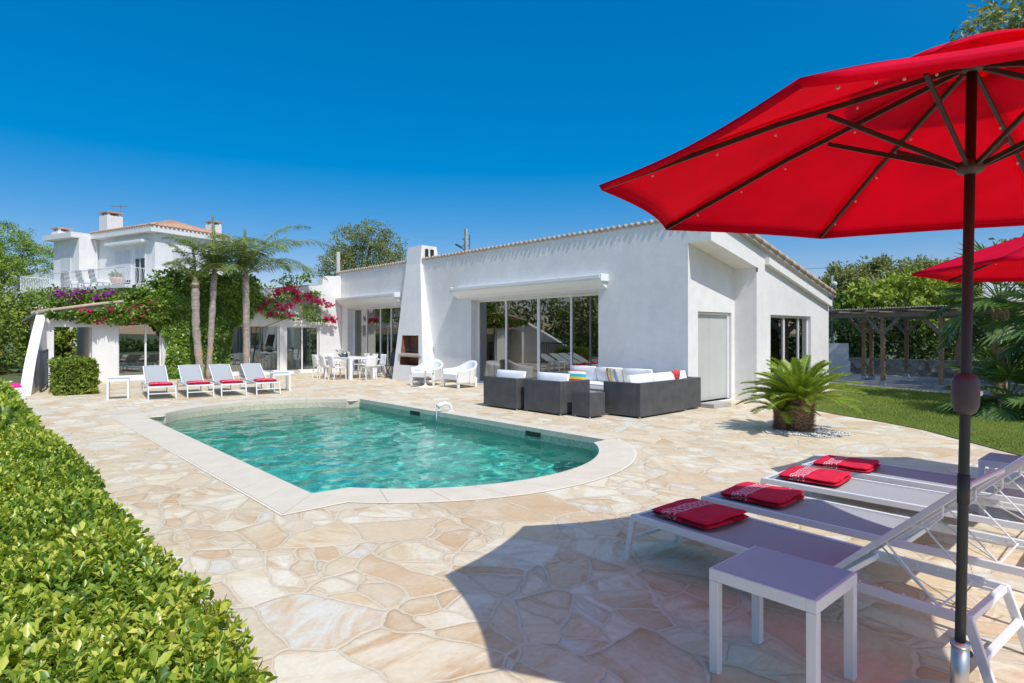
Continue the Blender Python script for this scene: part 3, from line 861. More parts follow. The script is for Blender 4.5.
# interior
mb = MB(); mb.box(12.1,17.6,7.6,23.6,-.02,.04); hb(mb, 'interior_floor', FLOORIN)
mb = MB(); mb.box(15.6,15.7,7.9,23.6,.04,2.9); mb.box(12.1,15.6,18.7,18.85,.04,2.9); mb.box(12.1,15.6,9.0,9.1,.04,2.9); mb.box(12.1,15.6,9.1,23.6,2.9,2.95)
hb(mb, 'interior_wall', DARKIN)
# wall lantern near the ridge corner is absent; small downpipe at the recess
mb = MB(); mb.tube([(13.70,6.73,3.02),(13.70,6.73,3.12)], .02, 8); hb(mb, 'gutter_spout', IRON)

# stone step before the roller door
mb = MB(); mb.box(11.78,12.5,6.72,7.05,0,.09)
tag(mb.build('door_step', CONC, None, .01), 'low grey stone step before the roller shutter door', 'step')

# ------------------------------------------------------------------ guest wing at the far end
gw = empty('guest_house', (2,23.7,0), 0, 'low white guest wing with sliding doors under ivy and flowering creeper', 'house')
GO = Vector((-2,-23.7,0))
def gb(mb, name, m, parent=None, **k):
    mb.v = [tuple(Vector(v)+GO) for v in mb.v]; return mb.build(name, m, parent or gw, **k)
def gtop(x):
    P_ = [(1.5,2.16),(1.84,2.24),(3.76,2.57),(6.5,3.0),(10.4,3.50),(10.85,3.56),(10.9,3.93),(11.69,3.98)]
    return float(np.interp(x, [p[0] for p in P_], [p[1] for p in P_]))
mb = MB()
wall_y(mb, 23.7, 24.0, 1.84, 11.69, [(2.06,3.05,0,1.79),(3.05,3.0501,0,0.0001),(3.76,5.05,.14,1.97),(6.5,6.501,0,.0001),(7.28,9.12,.12,1.90),(9.40,10.74,.10,1.87),(10.85,10.9,0,.0001)], gtop)
mb.hexa([(1.84,24.0,-.03),(2.06,24.0,-.03),(2.06,30.1,-.03),(1.84,30.1,-.03)],[(1.84,24.0,2.19),(2.06,24.0,2.2),(2.06,30.1,2.03),(1.84,30.1,2.02)])
wall_y(mb, 30.7, 31.0, 3.2, 11.6, [], lambda x: 2.4)
mb.box(3.02,3.2,24.0,27.0,0,2.3)
gb(mb, 'wall', STUC)
mb = MB()   # flared buttress wall sweeping down beside the gate
prof = [(23.69,2.20),(23.1,1.92),(22.4,1.60),(21.7,1.25),(21.0,.88),(20.4,.48),(20.0,.16),(19.8,0)]
def bx(y): return 1.13 + (y-19.8)*(.62/3.9)
for (ya,za),(yb,zb) in zip(prof, prof[1:]):
    mb.hexa([(bx(yb)-.12,yb,-.03),(bx(yb)+.12,yb,-.03),(bx(ya)+.12,ya,-.03),(bx(ya)-.12,ya,-.03)],
            [(bx(yb)-.12,yb,zb+.001),(bx(yb)+.12,yb,zb+.001),(bx(ya)+.12,ya,za),(bx(ya)-.12,ya,za)])
gb(mb, 'buttress_wall', STUC)
mb = MB()
# roof tiles as a sheet with rolls, only over the left end and the top line
xs = [1.72,3.76,6.5,10.4,10.85]
for a, b_ in zip(xs, xs[1:]):
    yf = 23.58 if a < 3.7 else 23.71
    yb = 26.2 if a < 3.7 else 31.2
    mb.hexa([(a,yf,gtop(a)+.003),(b_,yf,gtop(b_)+.003),(b_,yb,gtop(b_)+.003),(a,yb,gtop(a)+.003)],
            [(a,yf,gtop(a)+.035),(b_,yf,gtop(b_)+.06),(b_,yb,gtop(b_)+.06),(a,yb,gtop(a)+.06)])
mb.hexa([(1.60,23.58,2.19),(2.10,23.58,2.24),(2.10,30.2,2.06),(1.60,30.2,2.0)],[(1.60,23.58,2.25),(2.10,23.58,2.30),(2.10,30.2,2.12),(1.60,30.2,2.06)])
rf = gb(mb, 'roof', CONC)
mb = MB()
for i in range(38):
    y = 23.60+i*.205
    if i < 2: mb.tube([(1.66,y,gtop(1.66)+.05),(3.0,y,gtop(3.0)+.06),(3.9,y,gtop(3.9)+.05)], .055, 8)
    elif i < 14: mb.tube([(1.66,y,gtop(1.66)+.05),(2.6,y,gtop(2.6)+.06),(3.9,y,gtop(3.9)+.06)], .055, 8)
    else: mb.tube([(3.76,y,gtop(3.76)+.06),(6.5,y,gtop(6.5)+.06),(10.6,y,gtop(10.6)+.06)], .06, 8)
mb.v = [tuple(Vector(v)+GO) for v in mb.v]; mb.build('roof_tiles', TILE, rf, smooth=True)
GLASS2 = glassmat('clear_window_glass', (.62,.68,.66), .9)
for (x0,x1,z0,z1,mu,cu) in ((3.76,5.05,.14,1.97,[(4.58,.06)],None), (7.28,9.12,.12,1.90,[(8.0,.06)],[(8.1,9.05),(7.35,7.9)]), (9.40,10.74,.10,1.87,[(10.06,.06)],[(10.1,10.4)])):
    o = window_y(None, 23.85, x0, x1, z0, z1, mu, .05, 'sliding_door', cu, GLASS2); o.parent = gw; o.location = GO
mb = MB()
for x0, x1 in ((3.66,5.15),(7.18,10.84)):
    mb = MB(); mb.box(x0,x1,23.6,23.698,0,.11); gb(mb, 'door_sill', WHITE, bevel=.01)
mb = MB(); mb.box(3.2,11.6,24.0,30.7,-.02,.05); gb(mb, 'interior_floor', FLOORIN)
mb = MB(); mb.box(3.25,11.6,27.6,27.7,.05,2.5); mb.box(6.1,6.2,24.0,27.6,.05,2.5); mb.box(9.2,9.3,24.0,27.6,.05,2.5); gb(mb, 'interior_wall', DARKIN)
# a bed and chair inside, seen through the glass
mb = MB(); mb.box(7.4,8.9,25.2,27.2,.25,.62); mb.box(7.4,8.9,27.2,27.3,.1,1.1); gb(mb, 'bed', CUSH, bevel=.04)
mb = MB(); mb.box(3.9,5.0,25.4,26.1,.35,.42); mb.box(4.0,4.06,25.5,25.56,.05,.35); mb.box(4.8,4.86,25.5,25.56,.05,.35); mb.box(4.1,4.9,26.6,27.3,.1,.8); gb(mb, 'sofa_table', CUSH, bevel=.02)

# iron side gate
gt = empty('slatted_gate', (1.62,20.6,0), 0, 'grey slatted metal gate between white buttress and clipped box hedge', 'gate')
mb = MB()
for k in range(13):
    y = 20.75+k*.14; x = bx(y)+.24
    mb.box(x-1.62-.012, x-1.62+.012, y-20.6-.045, y-20.6+.045, .05, 1.08)
mb.build('slats', plain('grey_gate_paint', (.34,.35,.36), .6), gt)
mb = MB()
a = Vector((bx(20.7)+.24-1.62, .08, 0)); b_ = Vector((bx(22.5)+.24-1.62, 1.92, 0))
for z in (.1, 1.09): mb.bar(a+Vector((0,0,z)), b_+Vector((0,0,z)), .05)
mb.bar(a, a+Vector((0,0,1.13)), .055); mb.bar(b_, b_+Vector((0,0,1.13)), .055)
mb.build('gate_frame', IRON, gt, .003)

# ------------------------------------------------------------------ neighbouring villa behind, upper floor with balcony
def camw(r, z):   # camera-aligned ground offset to world
    return Vector((.744*r+.668*z, -.668*r+.744*z, 0))
vc = camw(-21.1, 36)
lv = camw(-.874, .485); rv = camw(.485, .874)
vrot = math.atan2(lv.y, lv.x)
# local frame: +x along the left facade, +y towards the back (negative y is the front)
villa = empty('neighbour_villa', vc, vrot, 'two storey white villa with orange hipped roof and long balcony beyond the creeper', 'house')
bk = Vector((rv.x, rv.y))
ylocal = Vector((-math.sin(vrot), math.cos(vrot)))
sgn = 1 if ylocal.dot(bk) > 0 else -1
def vy(y): return y*sgn
def vbox(mb, x0, x1, y0, y1, z0, z1):
    a, b_ = sorted((vy(y0), vy(y1))); mb.box(x0, x1, a, b_, z0, z1)
EZ = 7.55
mb = MB()
vbox(mb, 0, 6.2, 0, 4.5, 3.6, EZ); vbox(mb, 6.2, 9.3, -1.1, 4.5, 3.6, EZ); vbox(mb, .6, 9.0, .4, 4.3, 0, 3.6)
mb.build('wall', STUC, villa)
mb = MB()
vbox(mb, -.35, 6.2, -.45, 4.9, EZ+.002, EZ+.34); vbox(mb, 6.2, 9.7, -1.55, 4.9, EZ+.002, EZ+.33)
mb.build('cornice', STUC, villa)
mb = MB()
def hip(x0, x1, y0, y1, z, hgt, inset):
    pts = [(x0,vy(y0),z),(x1,vy(y0),z),(x1,vy(y1),z),(x0,vy(y1),z)]
    ym = (y0+y1)/2
    rr_ = [(x0+inset,vy(ym),z+hgt),(x1-inset,vy(ym),z+hgt)]
    mb.add(pts+rr_, [(0,1,5,4),(1,2,5),(2,3,4,5),(3,0,4)])
hip(-.35, 6.5, -.45, 4.9, EZ+.345, .85, 2.3)
hip(5.0, 9.3, .5, 4.9, EZ+.345, .75, 1.8)
rf = mb.build('roof', TILEO, villa)
mb = MB()
for k in range(26):
    x = -.3+k*.26
    t = min(1, max(.15, min((x+.35)/2.3, (6.5-x)/2.3)))
    mb.tube([(x,vy(-.5),EZ+.37),(x,vy(-.45+2.67*t),EZ+.37+.85*t)], .075, 6)
for k in range(20):
    y = -.4+k*.265
    t = min(1, max(.1, 1-abs(y-2.2)/2.7))
    mb.tube([(-.42,vy(y),EZ+.37),(-.35+2.3*t,vy(y),EZ+.37+.85*t)], .075, 6)
mb.build('roof_tiles', TILEO, rf, smooth=True)
def vchim(x, y, w, z0, z1):
    mb = MB(); vbox(mb, x-w/2, x+w/2, y-w/2, y+w/2, z0, z1); c = mb.build('chimney', STUC, villa, .02)
    mb = MB(); vbox(mb, x-w*.53, x+w*.53, y-w*.53, y+w*.53, z1+.18, z1+.25); mb.build('chimney_cap', TILEO, c)
    for sx in (-1,1):
        for sy in (-1,1):
            mb = MB(); vbox(mb, x+sx*w*.36-.07, x+sx*w*.36+.07, y+sy*w*.36-.07, y+sy*w*.36+.07, z1, z1+.18); mb.build('chimney_post', STUC, c)
vchim(5.25, .3, .95, EZ, EZ+1.45)
vchim(9.1, -.7, .85, EZ+.3, EZ+.62)
vchim(.6, 4.2, .7, EZ, EZ+1.1)
# antenna
mb = MB(); bz = EZ+1.7
mb.tube([(5.1,vy(.8),EZ+1.4),(5.1,vy(.8),bz+.5)], .02, 6); mb.tube([(4.4,vy(.8),bz+.42),(6.2,vy(.8),bz+.62)], .015, 6)
for k in range(7): mb.tube([(4.5+k*.26,vy(.6-.02*k),bz+.43+k*.028),(4.5+k*.26,vy(1.0),bz+.43+k*.028)], .008, 5)
mb.build('aerial', plain('aluminium_aerial', (.4,.4,.42), .4, .8), villa)
# balcony slab and parapet beam
mb = MB()
vbox(mb, -.8, 9.7, -2.9, 0, 4.02, 4.22); vbox(mb, -2.2, -.8, -2.9, 5, 4.02, 4.22)
vbox(mb, -.5, 8.5, -2.4, -.3, 3.55, 4.02)
mb.build('balcony', STUC, villa, .01)
mb = MB()
def rail(a, b_):
    a = Vector(a); b_ = Vector(b_); L = (b_-a).length; n = int(L/.13)
    mb.bar(a+Vector((0,0,.92)), b_+Vector((0,0,.92)), .035); mb.bar(a+Vector((0,0,.08)), b_+Vector((0,0,.08)), .025)
    for k in range(n+1):
        p = a.lerp(b_, k/n); q = a.lerp(b_, min(1,(k+.5)/n))
        mb.tube([p+Vector((0,0,.08)), q+Vector((0,0,.5)), p+Vector((0,0,.92))], .011, 4)
rail((-2.1,vy(-2.8),4.22),(9.6,vy(-2.8),4.22)); rail((9.6,vy(-2.8),4.22),(9.6,vy(-1.2),4.22)); rail((-2.1,vy(-2.8),4.22),(-2.1,vy(4.9),4.22))
mb.build('balcony_railing', WHITE, villa)
# windows, shutters of the villa
VG = glassmat('villa_glass', (.3,.33,.33), 1.0)
BLIND = plain('white_roller_blind', (.66,.68,.70), .6, 0, .03, 3)
def vwin(x0, x1, z0, z1, blind, y=0.0):
    mb = MB()
    vbox(mb, x0-.06, x0, y-.03, y-.002, z0, z1); vbox(mb, x1, x1+.06, y-.03, y-.002, z0, z1); vbox(mb, x0-.06, x1+.06, y-.03, y-.002, z1, z1+.06)
    vbox(mb, (x0+x1)/2-.03, (x0+x1)/2+.03, y-.03, y-.002, z0, z1)
    w = mb.build('window', FRAMEW, villa)
    mb = MB(); vbox(mb, x0, x1, y-.012, y-.004, z0, z1); mb.build('pane', plain('dark_pane', (.03,.035,.04), .1), w)
    if blind > 0:
        mb = MB()
        k = int((z1-z0)*blind/.06)
        for i in range(k): vbox(mb, x0, x1, y-.026-.004*(i%2), y-.013, z1-(i+1)*.06, z1-i*.06-.004)
        mb.build('shutter', BLIND, w)
vwin(1.0, 2.0, 4.22, 6.7, .25); vwin(2.5, 4.2, 4.22, 6.7, .75)
vwin(7.2, 8.4, 4.22, 6.4, .45, -1.1)
# right facade window (on the local x = 0 face)
mb = MB()
for i in range(26): 
    a, b_ = sorted((vy(1.1), vy(3.6))); mb.box(-.03-.004*(i%2), -.004, a, b_, 4.9+i*.065, 4.9+(i+1)*.065-.004)
w = mb.build('window', BLIND, villa)
mb = MB(); a, b_ = sorted((vy(1.0), vy(3.7))); mb.box(-.08, -.003, a, b_, 4.75, 4.88); mb.build('sill', STUC, w); mb = MB(); mb.box(-.09,-.003,a,b_,6.6,6.72); mb.build('shutter_box', STUC, w)
# small awning over the balcony door
mb = MB(); vbox(mb, .6, 4.6, -.45, -.003, 7.0, 7.16); mb.build('awning', WHITE, villa, .02)
# drain pipe
mb = MB(); mb.tube([(6.1,vy(-.12),4.3),(6.1,vy(-.12),7.0),(6.0,vy(-.3),7.5)], .05, 8); mb.build('drain_pipe', FRAMEW, villa)
# balcony furniture
STRIPE_m, n, l, b = mat('black_white_stripe')
w_ = n.new('ShaderNodeTexWave'); w_.inputs['Scale'].default_value = 2.2; w_.bands_direction = 'X'; l.new(coords(n), w_.inputs[0])
r_ = ramp(n, [(.45,(.03,.03,.035)),(.5,(.75,.75,.73))], 'CONSTANT'); l.new(w_.outputs[1], r_.inputs[0]); l.new(r_.outputs[0], b.inputs['Base Color'])
def vplace(x, y, z):
    c, s_ = math.cos(vrot), math.sin(vrot); yy = vy(y); return (vc.x+c*x-s_*yy, vc.y+s_*x+c*yy, z)
for i, (x, lab) in enumerate(((2.2,'striped balcony armchair nearer the villa corner'), (3.6,'striped balcony armchair in the middle of the balcony'), (5.0,'striped balcony armchair nearer the drain pipe'))):
    ch = empty('balcony_armchair', vplace(x,-1.9,4.225), vrot, lab, 'armchair', 'striped armchairs on the balcony')
    mb = MB(); mb.box(-.35,.35,-.35,.35,.30,.48); mb.build('seat', STRIPE_m, ch, .03)
    mb = MB(); mb.hexa([(-.35,-.35*sgn-.06,.48),(.35,-.35*sgn-.06,.48),(.35,-.35*sgn+.06,.48),(-.35,-.35*sgn+.06,.48)],[(-.35,-.45*sgn-.06,1.05),(.35,-.45*sgn-.06,1.05),(.35,-.45*sgn+.06,1.05),(-.35,-.45*sgn+.06,1.05)]); mb.build('backrest', STRIPE_m, ch, .03)
    for sx in (-.33,.33):
        for sy in (-.33,.33): mb = MB(); mb.box(sx-.02,sx+.02,sy-.02,sy+.02,0,.30); mb.build('leg', IRON, ch)
pot = empty('plant_pot', vplace(.2,-2.0,4.225), 0, 'round terracotta pot on the villa balcony near its corner', 'plant pot')
mb = MB(); mb.lathe([(.22,0),(.36,.35),(.42,.5),(.38,.5),(.3,.42)], n=18); mb.build('pot', TILEO, pot, smooth=True)
V, F = crown_leaves([(0,0,.62,.35,.35,.22)], 350, .12); fastmesh('foliage', V, F, LM_MID, pot)

# ------------------------------------------------------------------ clipped hedges along the terrace
def hedge(name, x0, x1, y0, y1, z, dens, L, lm, label, edge=.12, zlow=0.0, dens_side=None, rough=.045):
    cx, cy = (x0+x1)/2, (y0+y1)/2
    root = empty(name, (cx,cy,0), 0, label, 'hedge')
    lx, ly = (x1-x0), (y1-y0)
    def top(x, y): return z + rough*(np.sin(x*3.1+y*1.3)+np.sin(x*1.7-y*2.6+1)+.6*np.sin(x*7.3+y*5.1)+.5*np.sin(y*9.1-x*3.3))/2
    nt = int(lx*ly*dens)
    X = x0+rng.random(nt)*lx; Y = y0+rng.random(nt)*ly
    e = np.minimum(np.minimum(X-x0, x1-X), np.minimum(Y-y0, y1-Y))
    drop = edge*np.clip(1-e/edge, 0, 1)**2
    Z = top(X, Y) - drop - rng.random(nt)**1.6*.13
    Pt = np.stack([X,Y,Z],1); Nt = np.tile([0,0,1.],(nt,1))
    ds = dens_side or dens*.7
    parts = [(Pt, Nt)]
    for (ax, val, s_) in (('x',x0,-1),('x',x1,1),('y',y0,-1),('y',y1,1)):
        ln = ly if ax == 'x' else lx
        ns = int(ln*(z-zlow)*ds)
        u = rng.random(ns); zz = zlow+rng.random(ns)*(z-zlow-.02)
        inn = rng.random(ns)**1.6*.09
        wob = rough*1.0*(np.sin(u*ln*2.7+zz*4)+np.sin(u*ln*6.1-zz*3+2)*.6)
        k = np.clip((zz-(z-edge))/edge,0,1)**2*edge*.6
        if ax == 'x':
            p = np.stack([np.full(ns,val)+s_*(wob-inn-k), y0+u*ln, zz],1); nn = np.tile([s_,0,0.],(ns,1))
        else:
            p = np.stack([x0+u*ln, np.full(ns,val)+s_*(wob-inn-k), zz],1); nn = np.tile([0,s_,0.],(ns,1))
        parts.append((p,nn))
    P_ = np.concatenate([p for p,_ in parts]); N_ = np.concatenate([q for _,q in parts]); m = len(P_)
    q14 = np.arange(m)//11*11                      # leaves in rosettes on shoot tips
    C_ = P_[q14].copy(); same = (N_[q14] == N_).all(1); C_[~same] = P_[~same]
    dd = unit(N_*.55 + rand_dir(m)*.95 + np.array([0,0,.15]))
    tilt = unit(rng.normal(size=(m,3)))[q14]*.45
    dd = unit(dd+tilt)
    dep = (rng.random(m)**2*.05)[:,None]
    P_ = C_ + dd*L*.12 - N_*dep
    D = dd; Nn = unit(N_*.8 + rand_dir(m)*.5+np.array([0,0,.3]))
    s_ = L*(.55+.95*rng.random(m)**1.3)*(.8+.5*rng.random(m)[q14])
    six = L < .05
    V, F = (leaves6(P_, D, Nn, s_, s_*.44) if six else leaves(P_, D, Nn, s_, s_*.46, .2, .58))
    # sprigs standing proud of the clipped top
    k = int(lx*ly*dens*.0018)
    if k:
        sx = x0+.12+rng.random(k)*(lx-.24); sy = y0+.12+rng.random(k)*(ly-.24); sz = top(sx,sy)
        PP=[];DD=[]
        for a_,b2,c_ in zip(sx,sy,sz):
            hgt = .01+.035*rng.random(); q = int(8)
            for t in range(q):
                PP.append((a_+rng.normal()*.006,b2+rng.normal()*.006,c_+hgt*t/q)); an = t*2.4+rng.random(); DD.append((math.cos(an)*.7,math.sin(an)*.7,.35+.5*t/q))
        PP=np.array(PP); DD=np.array(DD); V2,F2 = (leaves6(PP,DD,np.tile([0,0,1.],(len(PP),1)),L*1.1,L*.42) if six else leaves(PP,DD,np.tile([0,0,1.],(len(PP),1)),L*1.05,L*.42,.2,.6))
        F2 = F2+len(V); V = np.concatenate([V,V2]); F = np.concatenate([F,F2])
    fastmesh('foliage', V-np.array([cx,cy,0]), F, lm, root)
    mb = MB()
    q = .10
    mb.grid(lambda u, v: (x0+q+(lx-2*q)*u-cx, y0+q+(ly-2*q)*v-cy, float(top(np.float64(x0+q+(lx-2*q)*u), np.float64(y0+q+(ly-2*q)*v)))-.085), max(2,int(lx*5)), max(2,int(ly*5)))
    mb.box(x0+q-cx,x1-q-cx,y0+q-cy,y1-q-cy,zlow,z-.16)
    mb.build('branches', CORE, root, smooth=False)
    return root
hedge('clipped_hedge', -2.4, .52, .35, 5.35, .93, 44000, .0235, LM_HEDGE, 'long low yellow green hedge filling the front corner beside the terrace', .16, 0, 15000, .022)
hedge('clipped_hedge', -2.6, .42, 5.62, 12.6, .90, 3800, .075, LM_HEDGE, 'second low clipped hedge running on towards the pink towel', .14, 0, 3000, .03)
hedge('box_hedge', 1.74, 2.56, 19.2, 20.75, .88, 3000, .07, LM_BOX, 'cube shaped clipped hedge in front of the guest wing opening', .07, 0, 3000, .02)

# ------------------------------------------------------------------ ivy and bougainvillea on the guest wing
def sheet_leaves(poly, y, n, L, thick=.16, bulge=.1):
    """leaves over a polygon in the x-z plane at wall y, facing -y"""
    poly = np.array(poly); x0,z0 = poly.min(0); x1,z1 = poly.max(0)
    out = []
    while sum(len(o_) for o_ in out) < n:
        q = np.stack([x0+(x1-x0)*rng.random(n*2), z0+(z1-z0)*rng.random(n*2)],1)
        ins = np.zeros(len(q), bool); j = len(poly)-1
        for i in range(len(poly)):
            xi,zi = poly[i]; xj,zj = poly[j]
            c = ((zi > q[:,1]) != (zj > q[:,1])) & (q[:,0] < (xj-xi)*(q[:,1]-zi)/(zj-zi+1e-12)+xi)
            ins ^= c; j = i
        out.append(q[ins])
    q = np.concatenate(out)[:n]
    bulk = thick*(.35+.65*(np.sin(q[:,0]*2.3+q[:,1]*3.1)*.5+.5)*(np.sin(q[:,1]*4.7-q[:,0]*1.9)*.5+.5)) + bulge*0
    yy = y - .03 - bulk*rng.random(n)**.5
    P_ = np.stack([q[:,0], yy, q[:,1]],1)
    return P_
def ivy_mesh(P_, L, asp=.75, out=(0,-1,0)):
    m = len(P_); o_ = np.array(out, float)
    D = unit(np.array([0,0,-.75])+rand_dir(m)*.6+o_*.25); Nn = unit(o_*1.0+rand_dir(m)*.55+np.array([0,0,.35]))
    s_ = L*(.6+.8*rng.random(m)); return leaves(P_, D, Nn, s_, s_*asp, .12, .4)
IO = np.array([6.2,23.6,0])
ivy = empty('ivy', (6.2,23.6,0), 0, 'thick green ivy covering the guest wing wall between its glass doors', 'ivy')
P1 = sheet_leaves([(5.12,0.0),(5.2,1.4),(4.75,1.95),(3.6,2.05),(3.7,2.55),(5.3,3.1),(6.2,3.45),(7.5,3.55),(8.3,3.3),(8.2,2.6),(7.9,2.05),(7.35,1.85),(7.22,1.0),(7.2,0.0)], 23.7, 15000, .12, .34)
V, F = ivy_mesh(P1, .12); fastmesh('foliage', V-IO, F, LM_IVY, ivy)
# bushy crown of the creeper over the roof edge
V, F = crown_leaves([(6.0,23.9,3.3,1.3,.6,.55),(7.4,24.0,3.4,1.2,.6,.5),(4.8,23.9,2.8,1.0,.5,.4),(8.1,23.9,3.1,.6,.4,.35)], 8000, .13, .7, .3, .3, 60, .3)
fastmesh('crown', V-IO, F, LM_IVY, ivy)
def boug(name, base, blobs, n, flowers, fm, label, strands=()):
    root = empty(name, base, 0, label, 'flowering creeper')
    B = np.array(base)
    V, F = crown_leaves(blobs, n, .11, .65, .1, .3, 50, .35); fastmesh('foliage', V-B, F, LM_IVY, root)
    V, F = crown_leaves(flowers, int(len(flowers)*75), .09, .8, .1, .2, 10, .45); fastmesh('blossom', V-B, F, fm, root)
    mb = MB()
    for s_ in strands: mb.tube([tuple(np.array(p)-B) for p in s_], [.03]+[.015]*(len(s_)-1), 5)
    if strands: mb.build('stems', TBARK, root)
    return root
fl = []
for px_, pz in ((3.5,2.3),(3.3,2.15),(3.75,2.2),(3.95,2.35),(4.3,2.45),(4.55,2.35),(4.9,2.55),(2.95,2.25),(2.7,2.2),(4.1,2.1),(4.7,2.6),(3.1,2.0),(4.45,2.2)):
    fl.append((px_,23.42,pz,.13,.08,.10))
boug('bougainvillea', (2.6,23.5,0), [(2.3,23.45,2.15,.4,.15,.13),(3.0,23.45,2.15,.5,.2,.2),(3.8,23.45,2.2,.7,.25,.28),(4.7,23.5,2.35,.6,.3,.35)], 3600, fl, LM_FLOW,
     'red flowered creeper trailing over the pavilion opening below the villa balcony', [((2.6,23.6,1.9),(3.3,23.5,2.2),(4.6,23.5,2.5))])
fl = [(x,23.40,z,.15,.08,.10) for x,z in ((8.9,3.15),(9.2,3.3),(9.5,3.35),(9.7,3.15),(10.1,3.0),(10.45,2.9),(10.7,2.85),(11.0,2.75),(9.0,2.6),(9.4,2.65),(8.7,2.35),(9.7,2.9),(10.95,2.2),(11.25,2.15),(8.5,2.8),(10.2,3.1),(9.35,2.35),(8.2,2.5))]
boug('bougainvillea', (9.2,23.5,0), [(8.6,23.5,2.7,.6,.2,.5),(9.5,23.5,3.05,.6,.15,.22),(9.6,23.5,2.25,1.1,.12,.10),(10.4,23.5,3.15,.45,.12,.14),(10.6,23.5,2.15,.7,.12,.10),(10.3,23.5,2.6,.5,.1,.3),(9.4,23.5,3.65,.5,.15,.3),(10.1,23.5,3.85,.3,.12,.25)], 1700, fl, LM_FLOW,
     'crimson flowered creeper climbing between the guest wing doors and the main house', [((8.2,23.6,0.1),(8.4,23.5,1.8),(9.6,23.5,2.3),(11.2,23.5,2.1)), ((9,23.5,2.3),(9.6,23.5,3.1),(10.2,23.5,3.9))])
P2 = [(x,26.4,z,.28,.15,.15) for x,z in ((2.4,3.0),(3.1,3.1),(3.6,2.9),(3.9,3.05),(4.6,3.05),(2.75,2.8))]
boug('purple_bougainvillea', (3.2,26.6,0), [(2.8,26.6,2.8,1.0,.4,.35),(4.2,26.6,2.85,1.0,.4,.35)], 2200, P2, LM_PURP, 'purple flowered creeper behind the pavilion roof below the villa balcony')

# ------------------------------------------------------------------ feather palms
def frond_pts(base, az, L, up, bend, k=14):
    pts = []; p = Vector(base); el = up
    for i in range(k+1):
        pts.append(p.copy())
        d = Vector((math.cos(az)*math.cos(el), math.sin(az)*math.cos(el), math.sin(el)))
        p = p + d*(L/k); el -= bend/k*(.5+1.2*i/k)
    return pts
def leaflets(pts, ll, w, per=4, droop=.5, plum=.5, start=.12, vee=.3):
    P_=[];D_=[];N_=[];S_=[]
    k = len(pts)-1
    for i in range(k):
        for j in range(per):
            t = (i+j/per)/k
            if t < start: continue
            a, b_ = pts[i], pts[i+1]; p = a.lerp(b_, j/per); d = (b_-a).normalized()
            side = d.cross(Vector((0,0,1)))
            if side.length < .05: side = Vector((1,0,0))
            side.normalize(); upv = side.cross(d)
            env = math.sin(math.pi*min(1,max(0,(t-start)/(1-start)*.86+.10)))**.6
            for sg in (-1,1):
                q = side*sg + d*(.35+.6*t) + Vector((0,0,-droop)) + upv*(vee+random.uniform(-plum,plum))
                P_.append(p); D_.append(q); N_.append(upv+side*random.uniform(-.4,.4)); S_.append(ll*env*random.uniform(.8,1.15))
    P_=np.array(P_);D_=np.array(D_);N_=np.array(N_);S_=np.array(S_)
    return leaves(P_, D_, N_, S_, w, .1, .35)
def cat(parts):
    Vs=[];Fs=[];o_=0
    for V,F in parts: Vs.append(V);Fs.append(F+o_);o_+=len(V)
    return np.concatenate(Vs),np.concatenate(Fs)
def feather_palm(path, r0, r1, fr, label, ll=.42, stain=0):
    base = Vector(path[0])
    root = empty('feather_palm', base, 0, label, 'palm', 'feather palms before the guest wing')
    loc = [Vector(p)-base for p in path]
    mb = MB(); pts=[]; rs=[]
    for i in range(len(loc)-1):
        for j in range(8):
            t=(i+j/8)/(len(loc)-1); pts.append(loc[i].lerp(loc[i+1],j/8)); rs.append((r0+(r1-r0)*t)*(1+.10*math.sin(t*60)+random.uniform(-.05,.05)))
    pts.append(loc[-1]); rs.append(r1)
    mb.tube(pts, rs, 12); mb.build('trunk', PBARK, root, smooth=True)
    top = loc[-1]
    parts=[]; st=MB()
    for (az, L, up, bend) in fr:
        fp = frond_pts(top+Vector((0,0,.05)), R(az), L*(1.45 if up < 86 else 1.1), R(up), R(bend*.95))
        st.tube(fp, [.022*(1-.85*i/len(fp)) for i in range(len(fp))], 5)
        parts.append(leaflets(fp, ll*(1.05 if up < 86 else .22), .022, 9, .75, .6))
    V,F = cat(parts); fastmesh('fronds', V, F, LM_PALM, root)
    st.build('frond_stems', plain('green_stem', (.32,.36,.10), .6), root, smooth=True)
    mb = MB(); mb.tube([top-Vector((0,0,.15)), top+Vector((0,0,.2))],[r1*1.15,r1*.5],10); mb.build('crown_shaft', plain('palm_boot', (.26,.22,.13), .9,0,.3,9), root, smooth=True)
    return root
def palmbark():
    m, n, l, b = mat('palm_trunk_bark')
    p = coords(n, 'Object'); mp = n.new('ShaderNodeMapping'); mp.inputs['Scale'].default_value = (3,3,9); l.new(p, mp.inputs[0])
    t = noise(n, l, 2, 5, .65, mp.outputs[0]); r = ramp(n, [(.3,(.22,.18,.15)),(.7,(.48,.42,.37))]); l.new(t.outputs[0], r.inputs[0])
    t2 = noise(n, l, 2.4, 3, .5, p); sp = n.new('ShaderNodeSeparateXYZ'); l.new(p, sp.inputs[0])
    zz = n.new('ShaderNodeMapRange'); l.new(sp.outputs[2], zz.inputs[0]); zz.inputs[1].default_value=1.5; zz.inputs[2].default_value=.2
    f = ramp(n, [(.50,(0,0,0)),(.60,(1,1,1))]); l.new(t2.outputs[0], f.inputs[0])
    c = mixc(n, l, mth(n,l,'MULTIPLY',f.outputs[0],zz.outputs[0]), r.outputs[0], (.55,.30,.14))
    l.new(c, b.inputs['Base Color']); b.inputs['Roughness'].default_value=.95; bump(n,l,b,t.outputs[0],.9,.03)
    return m
PBARK = palmbark()
